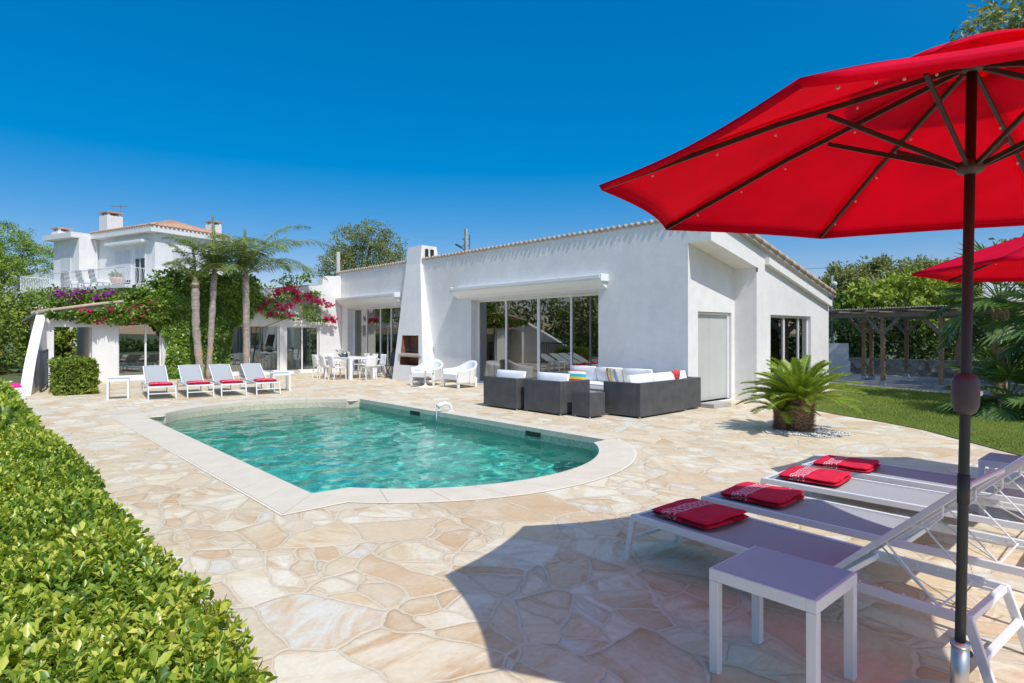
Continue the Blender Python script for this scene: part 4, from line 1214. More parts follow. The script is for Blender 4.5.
feather_palm([(6.0,22.6,0),(5.84,22.6,1.8),(5.82,22.6,3.3)], .125,.13,
    [(155,1.15,84,75),(100,1.5,88,30),(10,1.0,72,95),(200,.95,62,105),(320,.9,66,100)],
    'shortest feather palm with a curved yellow stem, nearest the pavilion', .36)
feather_palm([(6.22,22.6,0),(6.30,22.6,1.2),(6.42,22.6,3.6)], .085,.11,
    [(90,1.9,89,10),(20,1.5,74,85),(60,1.4,78,90),(160,1.5,72,95),(200,1.3,74,100),(250,1.3,70,110),(300,1.3,74,110),(340,1.4,62,105),(0,1.1,45,100),(180,1.1,45,95)],
    'thin pale feather palm with an upright spear leaf in the middle of the three', .44)
feather_palm([(7.5,22.6,0),(7.5,22.6,1.7),(7.47,22.6,3.65)], .105,.12,
    [(8,2.5,70,88),(-12,2.6,52,90),(-50,1.9,66,110),(345,2.1,26,75),(60,1.8,76,100),(110,1.7,80,100),(150,1.5,70,110),(180,1.2,55,105),(210,1.6,74,110),(250,1.7,70,120),(290,1.8,62,118),(320,1.9,38,105),(30,1.9,44,98),(230,1.2,30,90),(95,1.5,89,5)],
    'fullest feather palm with long arching fronds towards the flat roof', .50)

# ------------------------------------------------------------------ cycad by the lawn
cy = empty('sago_palm', (10.12,4.25,0), 0, 'sago palm with shaggy stub trunk in a ring of white pebbles', 'palm')
mb = MB()
def shaggy(c, r, h):
    pts=[];rs=[]
    for i in range(13):
        t=i/12; pts.append((c[0]+.02*math.sin(t*5),c[1],h*t)); rs.append(r*(.82+.32*math.sin(math.pi*min(1,t*1.05))**.6)*(1+.05*(i%2)))
    mb.tube(pts, rs, 18)
shaggy((0,0),.165,.50); shaggy((-.10,.22),.10,.30)
mb.build('trunk', BARK, cy, smooth=False)
# leaf-base scales
n_s = 1500; th = rng.random(n_s)*6.283; zz = rng.random(n_s)*.5
P_ = np.stack([.165*1.05*np.cos(th), .165*1.05*np.sin(th), zz],1); D_ = np.stack([np.cos(th),np.sin(th),.5+0*th],1)
th = rng.random(n_s)*6.283; zz = rng.random(n_s)*.32
P_ = np.concatenate([P_, np.stack([-.10+.10*np.cos(th), .22+.10*np.sin(th), zz],1)]); D_ = np.concatenate([D_, np.stack([np.cos(th),np.sin(th),.5+0*th],1)])
V1,F1 = leaves(P_, D_, np.tile([0,0,1.],(2*n_s,1)), .085, .035, .1, .3)
fastmesh('bark_scales', V1, F1, plain('bark_scale', (.52,.38,.26), .9,0,.4,20), cy)
parts=[]; st=MB()
for k in range(52):
    az = k*137.5+random.uniform(-8,8); t = k/52
    up = 82-72*t**.8; L = .84+.14*random.random() - .08*(1-t)
    fp = frond_pts((0.05*math.cos(R(az)),0.05*math.sin(R(az)),.48), R(az), L, R(up+random.uniform(-5,5)), R(34+random.uniform(0,24)), 12)
    st.tube(fp, [.011*(1-.8*i/len(fp)) for i in range(len(fp))], 4)
    parts.append(leaflets(fp, .14, .0095, 14, .05, .1, .10, .5))
for k in range(16):
    az = 90+k*137.5; up = 60-55*k/16
    fp = frond_pts((-.15,.24,.30), R(az), .6, R(up), R(60), 10)
    st.tube(fp, [.009*(1-.8*i/len(fp)) for i in range(len(fp))], 4); parts.append(leaflets(fp, .14, .012, 8, .1, .1, .12, .45))
V,F = cat(parts); fastmesh('fronds', V, F, LM_CYC, cy)
st.build('frond_stems', plain('yellow_green_stem', (.34,.40,.08), .5), cy, smooth=True)
# white pebbles
def pebbles(name, cx, cy_, rx, ry, n, s, m, z=.0):
    ico = np.array([(0,0,1),(.9,0,.2),(.3,.85,.2),(-.7,.5,.2),(-.7,-.5,.2),(.3,-.85,.2),(0,0,-.4)])*np.array([1,1,.6])
    fc = np.array([(0,1,2),(0,2,3),(0,3,4),(0,4,5),(0,5,1),(6,2,1),(6,3,2),(6,4,3),(6,5,4),(6,1,5)])
    th = rng.random(n)*6.283; rr_ = rng.random(n)**.5
    sz = s*(.5+.9*rng.random(n)); a = rng.random(n)*6.283
    wob = 1+.12*np.sin(th*3)+.1*np.sin(th*5+1)
    c = np.stack([cx+rx*rr_*wob*np.cos(th), cy_+ry*rr_*wob*np.sin(th), z+sz*.3],1)
    V = ico[None]*sz[:,None,None]; ca,sa = np.cos(a)[:,None],np.sin(a)[:,None]
    V = np.stack([V[...,0]*ca-V[...,1]*sa, V[...,0]*sa+V[...,1]*ca, V[...,2]],2)+c[:,None,:]
    F = fc[None]+(np.arange(n)*7)[:,None,None]
    o_ = fastmesh(name, V.reshape(-1,3), F.reshape(-1,3), m, None, True)
    return tag(o_, 'white pebbles spread round the sago palm', 'pebbles', kind='stuff')
pebbles('pebbles', 10.15, 4.2, .62, .60, 1900, .022, plain('white_pebble', (.66,.65,.62), .8, 0, .15, 3))

# grass blades on the lawn near the terrace
def inside(poly, q):
    ins = np.zeros(len(q), bool); j = len(poly)-1
    for i in range(len(poly)):
        xi,yi = poly[i]; xj,yj = poly[j]
        ins ^= ((yi > q[:,1]) != (yj > q[:,1])) & (q[:,0] < (xj-xi)*(q[:,1]-yi)/(yj-yi+1e-12)+xi); j = i
    return ins
def blades(x0,x1,y0,y1,dens,h):
    n = int((x1-x0)*(y1-y0)*dens); q = np.stack([x0+(x1-x0)*rng.random(n), y0+(y1-y0)*rng.random(n)],1); return q[inside(lawn_in,q)], h
qs=[];hs_=[]
for a in ((9.2,13.5,-.5,6.5,5200,.035),(13.5,20.5,-1,8,1900,.05)):
    q,h = blades(*a); qs.append(q); hs_.append(np.full(len(q),h))
q = np.concatenate(qs); hh = np.concatenate(hs_)*(.6+.8*rng.random(len(q)))
P_ = np.c_[q, np.full(len(q),.012)]; D_ = np.c_[rng.normal(size=(len(q),2))*.45, np.ones(len(q))]
V,F = leaves(P_, D_, rand_dir(len(q)), hh, hh*.16, .05, .3)
tag(fastmesh('grass', V, F, LM_GRASS), 'short mown green grass beside the curved terrace edge', 'grass', kind='stuff')

# ------------------------------------------------------------------ umbrella
def fabric(name, c, trans=.45):
    m, n, l, b = mat(name)
    co = coords(n, 'Object'); t = noise(n, l, 2.5, 4, .6, co)
    r = ramp(n, [(.3,tuple(x*.92 for x in c)),(.7,tuple(min(1,x*1.06) for x in c))]); l.new(t.outputs[0], r.inputs[0])
    l.new(r.outputs[0], b.inputs['Base Color']); b.inputs['Roughness'].default_value=.75
    b.inputs['Specular IOR Level'].default_value=.15
    tr = n.new('ShaderNodeBsdfTranslucent'); l.new(mixc(n,l,1.0,r.outputs[0],(1,.5,.9),'MULTIPLY'), tr.inputs[0])
    mx = n.new('ShaderNodeMixShader'); mx.inputs[0].default_value=trans; l.new(b.outputs[0],mx.inputs[1]); l.new(tr.outputs[0],mx.inputs[2]); l.new(mx.outputs[0],n['Material Output'].inputs[0])
    t2 = noise(n,l,180,2,.5,co); t3 = noise(n,l,5,3,.5,co,.8); bump(n,l,b,mth(n,l,'ADD',mth(n,l,'MULTIPLY',t2.outputs[0],.05),t3.outputs[0]),.35,.02)
    return m
REDF = fabric('red_parasol_fabric', (.92,.004,.060), .56)
def umbrella(base, ctop, phi, tipz, apex, label, r=1.5):
    """base: foot on the ground; ctop: x,y of the canopy centre; the pole leans slightly"""
    root = empty('parasol', base, 0, label, 'parasol', 'red octagonal parasols by the loungers')
    B = Vector(base); T = Vector((ctop[0],ctop[1],apex))-B
    C0 = Vector((T.x,T.y,0))
    mb = MB(); mb.tube([(0,0,.05),T*.45,T+Vector((0,0,.02))], .0195, 16); mb.build('pole', DARKAL, root, smooth=True)
    mb = MB(); mb.tube([T*(.9/apex), T*(1.02/apex)], .0225, 16); mb.build('pole_joint', DARKAL, root, smooth=True)
    mb = MB(); mb.tube([(0,0,.03),T*(.33/apex)], .032, 20); mb.tube([T*(.315/apex),T*(.335/apex)], .035, 20)
    st = mb.build('base_tube', STEEL, root, smooth=True)
    mb = MB(); kz = T*(.27/apex); mb.tube([kz+Vector((.03,-.01,0)), kz+Vector((.06,-.02,0))],[.008,.016],10); mb.build('clamp_knob', DARKAL, st)
    mb = MB(); mb.lathe([(.26,0),(.26,.03),(.24,.045),(.05,.06)], n=36); mb.build('base_plate', STEEL, root, .003, True)
    # crank housing
    hc = T*(1.355/apex)
    mb = MB(); mb.lathe([(.022,-.088),(.036,-.078),(.046,-.055),(.049,-.02),(.049,.02),(.047,.045),(.041,.068),(.024,.078)], tuple(hc), 24)
    hs2 = mb.build('crank_housing', GREYP, root, smooth=True)
    mb = MB(); e = Vector((.668,.744,0)).cross(Vector((0,0,1))); mb.tube([hc+e*.04, hc+e*.062],[.014,.014],12); mb.build('crank_socket', STEEL, hs2)
    V8 = [C0+Vector((r*math.cos(phi+k*math.pi/4), r*math.sin(phi+k*math.pi/4), tipz)) for k in range(8)]
    hub = C0+Vector((0,0,apex-.02)); run = T*( (tipz+.05)/apex)
    for k in range(8):
        a = hub.lerp(V8[k],.03); b_ = V8[k]
        mid = a.lerp(b_,.5)+Vector((0,0,.02))
        mb = MB(); mb.bar(a, mid, .014, .022); mb.bar(mid, b_, .014, .022); rb = mb.build('rib', DARKAL, root, .002)
        j = hub.lerp(V8[k],.38)+Vector((0,0,.0)); o_ = (V8[k]-C0); o_.z=0; o_.normalize()
        mb = MB(); mb.bar(run+o_*.03, j-Vector((0,0,.01)), .013, .020); mb.build('strut', DARKAL, rb, .002)
        for t in (.30,.52,.68,.86): 
          mb = MB()
          p = hub.lerp(V8[k],t)-Vector((0,0,.02)); mb.lathe([(.001,-.006),(.005,-.003),(.005,.003),(.001,.006)], tuple(p), 8)
          mb.build('rivet', plain('pale_button',(.7,.66,.6),.5) if 'pale_button' not in bpy.data.materials else bpy.data.materials['pale_button'], rb)
    mb = MB(); mb.lathe([(.02,-.03),(.045,-.02),(.05,0),(.045,.02),(.02,.03)], tuple(run), 20); mb.build('runner', GREYP, root, smooth=True)
    mb = MB(); mb.lathe([(.02,-.03),(.04,-.02),(.04,.02),(.02,.03)], tuple(hub), 20); mb.build('hub', GREYP, root, smooth=True)
    # canopy: eight tensioned panels, slight sag between the ribs, hem inwards
    VV=[];FF=[]
    nu, nr = 10, 14
    hubc = C0+Vector((0,0,apex+.012))
    ex = 1.012
    for k in range(8):
        A = hubc; P0 = C0+(V8[k]-C0)*1; P1_ = V8[(k+1)%8]
        P0 = Vector((C0.x+(V8[k].x-C0.x)*ex, C0.y+(V8[k].y-C0.y)*ex, tipz+.010)); P1_ = Vector((C0.x+(V8[(k+1)%8].x-C0.x)*ex, C0.y+(V8[(k+1)%8].y-C0.y)*ex, tipz+.010))
        o0 = len(VV)
        for i in range(nr+1):
            t = .10+.90*i/nr
            for j in range(nu+1):
                u = j/nu
                p = A.lerp(P0.lerp(P1_,u), t)
                sag = 4*u*(1-u)
                arch = .022*math.sin(math.pi*t)
                inw = (C0-p); inw.z=0
                p = p + Vector((0,0,arch-.012*sag*t+.010*sag*t**6)) + (inw.normalized()*(.050*sag*t**3) if inw.length>1e-5 else Vector((0,0,0)))
                VV.append(tuple(p))
        # hem strip
        for j in range(nu+1):
            q = Vector(VV[o0+nr*(nu+1)+j]); inw=(C0-q); inw.z=0; VV.append(tuple(q+inw.normalized()*.012+Vector((0,0,-.022))))
        for i in range(nr+1):
            for j in range(nu):
                a=o0+i*(nu+1)+j; FF.append((a,a+1,a+nu+2,a+nu+1))
    cp = fastmesh('canopy', VV, FF, REDF, root, True)
    so = cp.modifiers.new('thick','SOLIDIFY'); so.thickness=.0015
    hv = []; hf = []
    for k in range(8):
        o0 = k*((nr+1)*(nu+1)+(nu+1)); e0 = o0+nr*(nu+1); o1 = len(hv)
        for j in range(nu+1):
            p = Vector(VV[e0+j]); inw = (C0-p); inw.z = 0; up_ = (hubc-p).normalized()
            hv.append(tuple(p+Vector((0,0,-.004)))); hv.append(tuple(p+up_*.035+Vector((0,0,-.004))))
        for j in range(nu): a = o1+2*j; hf.append((a, a+2, a+3, a+1))
    fastmesh('hem', hv, hf, REDF, cp, True)
    # raised vent cap over the centre
    VV=[];FF=[]
    for k in range(8):
        o0=len(VV)
        for i in range(7):
            t = i/6
            for j in range(7):
                u=j/6; a0=phi+k*math.pi/4; rr2 = .46*t
                p0=Vector((rr2*math.cos(a0),rr2*math.sin(a0),0)); p1=Vector((rr2*math.cos(a0+math.pi/4),rr2*math.sin(a0+math.pi/4),0))
                p = C0+p0.lerp(p1,u); z = apex+.075-(apex-tipz)*.31*t*1.15 + .02*math.sin(math.pi*t)+ .022*4*u*(1-u)*t
                VV.append((p.x,p.y,z))
        for i in range(6):
            for j in range(6): a=o0+i*7+j; FF.append((a,a+1,a+8,a+7))
    cp = fastmesh('vent_cap', VV, FF, REDF, root, True)
    so = cp.modifiers.new('thick','SOLIDIFY'); so.thickness=.0015
    return root
umbrella((3.035,.635,0), (3.076,.598), R(-47.2), 2.23, 2.72, 'large red parasol on a dark pole beside the white side table up front')
umbrella((7.36,.34,0), (7.32,.376), R(20.8), 2.16, 2.66, 'second red parasol cut off by the picture edge, lower and beyond the fourth lounger')

# ------------------------------------------------------------------ loungers, towels, side tables
MESHF = plain('grey_sling_mesh', (.40,.415,.42), .75, 0, .05, 60, .3, 220)
def towelmat():
    m, n, l, b = mat('red_towel_terry')
    co = coords(n,'Object'); t = noise(n,l,120,3,.7,co); t1 = noise(n,l,9,3,.6,co)
    r = ramp(n,[(.3,(.60,.004,.032)),(.7,(.76,.010,.055))]); l.new(t1.outputs[0],r.inputs[0])
    sp = n.new('ShaderNodeSeparateXYZ'); l.new(co,sp.inputs[0])
    # woven white key band across the folded towel
    y = sp.outputs[1]; x = sp.outputs[0]
    def band(a,b_): return mth(n,l,'MULTIPLY', mth(n,l,'GREATER_THAN',y,a), mth(n,l,'LESS_THAN',y,b_))
    def dash(fr_, duty, ph=0): return mth(n,l,'LESS_THAN', mth(n,l,'FRACT', mth(n,l,'ADD',mth(n,l,'MULTIPLY',x,fr_),ph)), duty)
    k = mth(n,l,'MULTIPLY',band(-.135,-.128),1.0)
    for a,b_,f,d,ph in ((-.118,-.110,18,.62,0),(-.110,-.088,18,.16,.0),(-.110,-.096,18,.16,.46),(-.088,-.080,18,.62,.35),(-.068,-.061,18,.7,.2),(-.061,-.043,18,.16,.2),(-.043,-.036,18,.6,.5),(-.027,-.020,1,1,0)):
        k = mth(n,l,'MAXIMUM', k, mth(n,l,'MULTIPLY', band(a,b_), dash(f,d,ph)))
    l.new(mixc(n,l,mth(n,l,'MULTIPLY',k,.85),r.outputs[0],(.78,.72,.74)),b.inputs['Base Color'])
    b.inputs['Roughness'].default_value=.95
    bump(n,l,b,mth(n,l,'ADD',t.outputs[0],mth(n,l,'MULTIPLY',t1.outputs[0],2)),.7,.006)
    return m
TOW = towelmat()
def make_towel():
    # folded towel: three soft layers, origin at its base centre; local +y towards the head of the lounger
    VV=[];FF=[]
    w, d = .245, .245
    layers = [(0.0,.027,1.0,0,0),(.024,.055,.992,.002,-.004)]
    for (z0,z1,s_,dx,dy) in layers:
        nx_,ny_=18,18; o0=len(VV)
        ring_ = []
        for top in (1,0):
            for j in range(ny_+1):
                for i in range(nx_+1):
                    u=i/nx_*2-1; v=j/ny_*2-1
                    rx=1-.04*abs(u)**8; 
                    x=u*w*s_*(1-.05*abs(v)**6)+dx; y=v*d*s_*(1-.05*abs(u)**6)+dy
                    e=max(abs(u),abs(v)); rnd=(max(0,e-.86)/.14)**2
                    wz=.005*math.sin(x*17+z0*90)+.004*math.sin(y*21+1+z0*60)+.003*math.sin((x+y)*33)
                    z=(z1-rnd*(z1-z0)*.5) if top else (z0+rnd*(z1-z0)*.5)
                    VV.append((x,y,z+wz*(z0/.06 if not top else (z0+.02)/.06)+ .006*(z0>0)*math.sin(v*2.5+u)))
        N1=(nx_+1)*(ny_+1)
        for j in range(ny_):
            for i in range(nx_):
                a=o0+j*(nx_+1)+i; FF.append((a,a+1,a+nx_+2,a+nx_+1)); b2=a+N1; FF.append((b2,b2+nx_+1,b2+nx_+2,b2+1))
        for i in range(nx_):
            a=o0+i; FF.append((a+1,a,a+N1,a+N1+1)); a=o0+ny_*(nx_+1)+i; FF.append((a,a+1,a+N1+1,a+N1))
        for j in range(ny_):
            a=o0+j*(nx_+1); FF.append((a,a+nx_+1,a+nx_+1+N1,a+N1)); a=o0+j*(nx_+1)+nx_; FF.append((a+nx_+1,a,a+N1,a+nx_+1+N1))
    return fastmesh('folded_towel', VV, FF, TOW, None, True)

def make_lounger(angle, label):
    """foot end at the origin, lying along +y, head end at y = 1.97"""
    root = empty('sun_lounger', (0,0,0), 0, label, 'sun lounger')
    W=.285; Z=.33; L=1.97; HY=1.33
    mb = MB()
    for sx in (-1,1): mb.box(sx*W-.014,sx*W+.014,0,L,Z-.045,Z)
    for y in (0.0,HY+.02,L-.03): mb.box(-W+.014,W-.014,y,y+.03,Z-.04,Z-.005)
    mb.build('frame', WHITE, root, .004)
    for sx in (-1,1):
        for (y0,y1) in ((.015,-.055),(L-.015,L+.09)):
            mb = MB(); mb.bar((sx*W,y0,Z-.01),(sx*(W+.005),y1,0.0),.026,.042,up=(0,1,0)); mb.build('leg', WHITE, root, .004)
    mb = MB(); mb.bar((-W,-.022,.15),(W,-.022,.15),.022,.022); mb.build('leg_crossbar', WHITE, root, .003)
    mb = MB(); mb.bar((-W,L+.045,.16),(W,L+.045,.16),.028,.028); mb.build('leg_crossbar', WHITE, root, .003)
    # sling seat
    mb = MB(); mb.grid(lambda u,v:(-W+.02+(2*W-.04)*u, .03+(HY-.04)*v, Z-.006-.014*4*u*(1-u)*math.sin(math.pi*min(1,v*1.0))**.3), 8, 24)
    o_ = mb.build('seat', MESHF, root, smooth=True); so=o_.modifiers.new('t','SOLIDIFY'); so.thickness=.003
    # rack with notches
    for sx in (-1,1):
        mb = MB()
        mb.bar((sx*(W-.045),HY+.03,Z-.035),(sx*(W-.045),L-.02,Z-.035),.012,.014)
        for k in range(5): mb.bar((sx*(W-.045),HY+.14+k*.1,Z-.03),(sx*(W-.045),HY+.155+k*.1,Z-.008),.010,.010)
        mb.build('notch_rack', WHITE, root)
    # backrest
    a=R(angle); BL=.86
    d=Vector((0,math.cos(a),math.sin(a))); nrm=Vector((0,-math.sin(a),math.cos(a)))
    h0=Vector((0,HY,Z-.012))
    bkr = empty('backrest', (0,0,0)); bkr.parent = root
    mb=MB()
    W2=W-.03
    for sx in (-1,1):
        p=h0+Vector((sx*W2,0,0)); mb.bar(p, p+d*BL, .026, .030, up=tuple(nrm))
    mb.tube([h0+d*BL+Vector((-W2,0,0)), h0+d*(BL+.012)+Vector((0,0,0)), h0+d*BL+Vector((W2,0,0))], .013, 8)
    mb.bar(h0+Vector((-W2,0,0)), h0+Vector((W2,0,0)), .02, .02)
    mb.build('backrest_frame', WHITE, bkr, .004)
    mb=MB(); mb.grid(lambda u,v: h0+Vector((-W2+.015+(2*W2-.03)*u,0,0))+d*(.015+(BL-.02)*v)+nrm*(.012-.02*4*u*(1-u)*math.sin(math.pi*v)**.4), 8, 16)
    o_=mb.build('backrest_sling', MESHF, bkr, smooth=True); so=o_.modifiers.new('t','SOLIDIFY'); so.thickness=.003
    # support frame: two rods and a cross rod resting on the rack
    mb=MB()
    j=h0+d*.36-nrm*.01; yb=HY+.50
    for sx in (-1,1):
        mb.tube([j+Vector((sx*(W2-.02),0,0)), (sx*(W2-.02),yb,Z-.02)], .0055, 6)
    mb.tube([(-W+.02,yb,Z-.022),(W-.02,yb,Z-.022)], .0055, 6)
    mb.tube([h0+d*.10+Vector((-W2+.02,0,-.01)), (W2-.04,yb,Z-.022)], .005, 6)
    mb.build('support_frame', WHITE, bkr)
    for sx in (-1,1):
        mb=MB(); mb.tube([h0+d*.52+Vector((sx*(W2-.015),0,0))-nrm*.015, h0+d*.58+Vector((sx*(W2-.02),0,0))-nrm*.055, h0+d*.66+Vector((sx*(W2-.015),0,0))-nrm*.05, h0+d*.70+Vector((sx*(W2-.015),0,0))-nrm*.012], .007, 6)
        mb.build('handle', WHITE, bkr)
    return root
near = make_lounger(43.5, 'white framed sun lounger shaded by the parasol, right behind the side table up front')
nears = [(3.775,2.60,4.0,'white framed sun lounger shaded by the parasol, right behind the side table up front'),
         (4.57,2.54,1.0,'second sun lounger from the front parasol, its grey sling half in shade'),
         (5.50,2.52,-1.0,'third sun lounger from the front parasol, fully in the sun'),
         (6.34,2.52,0.5,'farthest of the four loungers by the parasols, shaded next to a small table')]
towl = ['dark red folded towel with white band in the shade on the front lounger','bright red folded towel on the second lounger from the front',
        'red folded towel on the third, sunlit lounger','small looking red towel on the farthest of the four front loungers']
tproto = make_towel()
for i,(x,y,rot,lab) in enumerate(nears):
    o = near if i==0 else copy_tree(near)
    o.location=(x,y,0); o.rotation_euler=(0,0,R(180-rot)); tag(o,lab,group='sun loungers beside the parasols')
    t = tproto if i==0 else tproto.copy()
    if i: col.objects.link(t)
    dx=(.02,.03,.04,-.07)[i]
    t.location=(x+dx-.01,y-.33,.332); t.rotation_euler=(0,0,R(180-rot+(-2,3,4,5)[i])); tag(t,towl[i],'towel','folded towels on the near loungers')
far = make_lounger(27, 'x')
fars = [(3.52,16.50,'far sun lounger next to the outer white table near the pavilion'),
        (4.32,16.32,'second far sun lounger from the pavilion, before the first palm trunk'),
        (5.05,16.15,'third far sun lounger from the pavilion, before the thin palm'),
        (5.86,16.02,'far sun lounger closest to the dining table side, next to a small table')]
ftow = ['red folded towel on the lounger nearest the pavilion','red folded towel on the second far lounger','red folded towel on the third far lounger','red folded towel on the far lounger closest to the main house']
for i,(x,y,lab) in enumerate(fars):
    o = far if i==0 else copy_tree(far)
    o.location=(x,y,0); o.rotation_euler=(0,0,R(-7)); tag(o,lab,group='sun loungers at the far end of the pool')
    t=tproto.copy(); col.objects.link(t); t.location=(x+.03,y+.29,.332); t.rotation_euler=(0,0,R(-7+i*2)); tag(t,ftow[i],'towel','folded towels on the far loungers')

TOPG = plain('grey_table_top', (.42,.48,.53), .35, 0, .04, 4)
def side_table(label):
    root = empty('side_table', (0,0,0), 0, label, 'side table', 'white side tables between loungers')
    w,d,h=.23,.245,.49
    mb=MB()
    mb.box(-w,w,-d,-d+.045,h-.055,h); mb.box(-w,w,d-.045,d,h-.055,h); mb.box(-w,-w+.045,-d+.045,d-.045,h-.055,h); mb.box(w-.045,w,-d+.045,d-.045,h-.055,h)
    mb.build('apron', WHITE, root, .003)
    mb=MB(); mb.box(-w+.012,w-.012,-d+.012,d-.012,h-.004,h+.004); mb.build('tabletop', TOPG, root, .002)
    for sx in (-1,1):
        for sy in (-1,1):
            mb=MB(); x=sx*(w-.0225); y=sy*(d-.0225); mb.box(x-.022,x+.022,y-.022,y+.022,0,h-.056); mb.build('leg', WHITE, root, .003)
    return root
t0 = side_table('white square side table with grey top in the parasol shade up front'); t0.location=(2.845,1.275,0)
for loc,rz_,lab in (((6.85,1.0,0),0,'small white side table at the right edge beyond the shaded lounger'),
               ((2.78,17.45,0),-.2,'low white table at the outer end of the far lounger row'),
               ((6.50,16.85,0),-.2,'low white table at the house end of the far lounger row')):
    o=copy_tree(t0); o.location=loc; o.rotation_euler=(0,0,rz_); o['label']=lab

# ------------------------------------------------------------------ rattan lounge set
def rattan():
    m, n, l, b = mat('anthracite_rattan')
    co = coords(n,'Object'); 
    w1=n.new('ShaderNodeTexWave'); w1.inputs['Scale'].default_value=28; w1.bands_direction='Z'; l.new(co,w1.inputs[0])
    w2=n.new('ShaderNodeTexWave'); w2.inputs['Scale'].default_value=28; w2.bands_direction='DIAGONAL'; l.new(co,w2.inputs[0])
    h=mth(n,l,'ADD',w1.outputs[1],w2.outputs[1]); t=noise(n,l,5,3,.5,co)
    r=ramp(n,[(.3,(.060,.062,.066)),(.7,(.095,.097,.10))]); l.new(t.outputs[0],r.inputs[0]); l.new(r.outputs[0],b.inputs['Base Color'])
    b.inputs['Roughness'].default_value=.55; bump(n,l,b,h,.35,.004); return m
RAT = rattan()
def cushion(mb, x0,x1,y0,y1,z0,z1, puff=.03):
    n=8
    def f(top):
        def g_(u,v):
            e=(16*u*(1-u)*v*(1-v))**.35
            return (x0+(x1-x0)*u, y0+(y1-y0)*v, (z1 if top else z0)+(puff*(e-.6) if top else -puff*.2*(e-.6)))
        return g_
    mb.grid(f(True),n,n)
    mb.box(x0+.004,x1-.004,y0+.004,y1-.004,z0,z1-.02)
def sofa_module(name, loc, rz_, w, d, arms, label, back=True, group='dark rattan lounge furniture'):
    """back along local -y ... seat opens towards +y ; w along x"""
    root = empty(name, loc, rz_, label, 'sofa' if name!='rattan_armchair' else 'armchair', group)
    h=.66; t=.10
    mb=MB(); mb.box(-w/2,w/2,0,t,.03,h)
    mb.build('back_panel', RAT, root, .012)
    mb=MB(); mb.box(-w/2+.002,w/2-.002,t+.001,d,.03,.30); mb.build('seat_base', RAT, root, .012)
    for sx in arms:
        mb=MB(); a=sx*w/2; b_=sx*(w/2-.09); mb.box(min(a,b_),max(a,b_),t+.002,d+.002,.031,h-.001); mb.build('arm', RAT, root, .012)
    wl_=-w/2+(.095 if -1 in arms else .01); wr=w/2-(.095 if 1 in arms else .01)
    mb=MB(); cushion(mb, wl_, wr, t+.02, d-.01, .30,.44); mb.build('seat_cushion', CUSH, root, .02, True)
    k=max(1,round((wr-wl_)/.75)); cw=(wr-wl_)/k
    for i in range(k):
        mb=MB()
        xa=wl_+i*cw+.01; xb=wl_+(i+1)*cw-.01
        mb.M = Matrix.Translation((0,t+.16,.44))@Matrix.Rotation(R(-14),4,'X')
        def f(u,v,s_):
            e=(16*u*(1-u)*v*(1-v))**.4; return (xa+(xb-xa)*u, s_*(.03+.06*e), .0+.36*v*(1-.0))
        mb.grid(lambda u,v:f(u,v,1),8,8); mb.grid(lambda u,v:f(1-u,v,-1),8,8)
        q=[(xa,-.03,0),(xb,-.03,0),(xb,.03,0),(xa,.03,0),(xa,-.03,.36),(xb,-.03,.36),(xb,.03,.36),(xa,.03,.36)]
        mb.add(q,[(0,1,2,3),(4,7,6,5),(0,3,7,4),(1,5,6,2)])
        mb.build('back_cushion', CUSH, root, 0, True)
    mb=MB()
    for sx in (-1,1):
        for y in (.05,d-.05): mb.tube([(sx*(w/2-.05),y,0),(sx*(w/2-.05),y,.03)], .02, 8)
    mb.build('foot', STEEL, root)
    return root
# armchairs with their backs to the pool (back plane x = const, opening +x): local +y -> world +x
sofa_module('rattan_armchair', (8.44,9.80,0), R(-90), 1.08, .86, (-1,1), 'dark rattan armchair farthest from the sofa corner, back to the pool')
sofa_module('rattan_armchair', (8.53,8.62,0), R(-90), 1.04, .86, (-1,1), 'dark rattan armchair beside the rattan cube table, back to the pool')
sofa_module('rattan_sofa', (10.19,6.86,0), R(2), 1.70, .86, (-1,), 'long dark rattan sofa with its back to the sago palm')
sofa_module('rattan_sofa', (11.36,6.95,0), R(2), .60, .86, (1,), 'narrow end piece of the rattan sofa beside the roller door')
sofa_module('rattan_sofa', (11.58,9.15,0), R(90), 2.5, .84, (1,), 'rattan sofa against the white wall with big white back cushions')
cb = empty('rattan_cube_table', (8.88,7.70,0), R(-3), 'dark rattan cube table between armchair and sofa', 'side table', 'dark rattan lounge furniture')
mb=MB(); mb.box(-.21,.21,-.24,.24,.03,.47); mb.build('body', RAT, cb, .01)
mb=MB(); mb.box(-.20,.20,-.23,.23,.471,.478); mb.build('glass_top', plain('smoked_glass',(.05,.06,.06),.08), cb)
mb=MB(); 
for sx in (-.16,.16):
    for sy in (-.19,.19): mb.tube([(sx,sy,0),(sx,sy,.03)],.018,8)
mb.build('foot', STEEL, cb)
# scatter cushions
def stripemat(name, stops, axis=2):
    m,n,l,b=mat(name); co=coords(n,'Object'); sp=n.new('ShaderNodeSeparateXYZ'); l.new(co,sp.inputs[0])
    v=mth(n,l,'FRACT',mth(n,l,'MULTIPLY',mth(n,l,'ADD',sp.outputs[axis],.5),2.4)); r=ramp(n,stops,'CONSTANT'); l.new(v,r.inputs[0]); l.new(r.outputs[0],b.inputs['Base Color']); b.inputs['Roughness'].default_value=.9
    return m
SM1=stripemat('striped_cushion',[(0,(.75,.72,.66)),(.14,(.65,.03,.03)),(.28,(.80,.55,.05)),(.40,(.04,.45,.45)),(.55,(.78,.75,.70)),(.68,(.65,.03,.03)),(.85,(.75,.72,.66))])
SM2=stripemat('yellow_cushion',[(0,(.80,.60,.08)),(.2,(.78,.75,.70)),(.34,(.60,.08,.12)),(.5,(.80,.60,.08)),(.7,(.25,.35,.5)),(.82,(.78,.75,.7))],0)
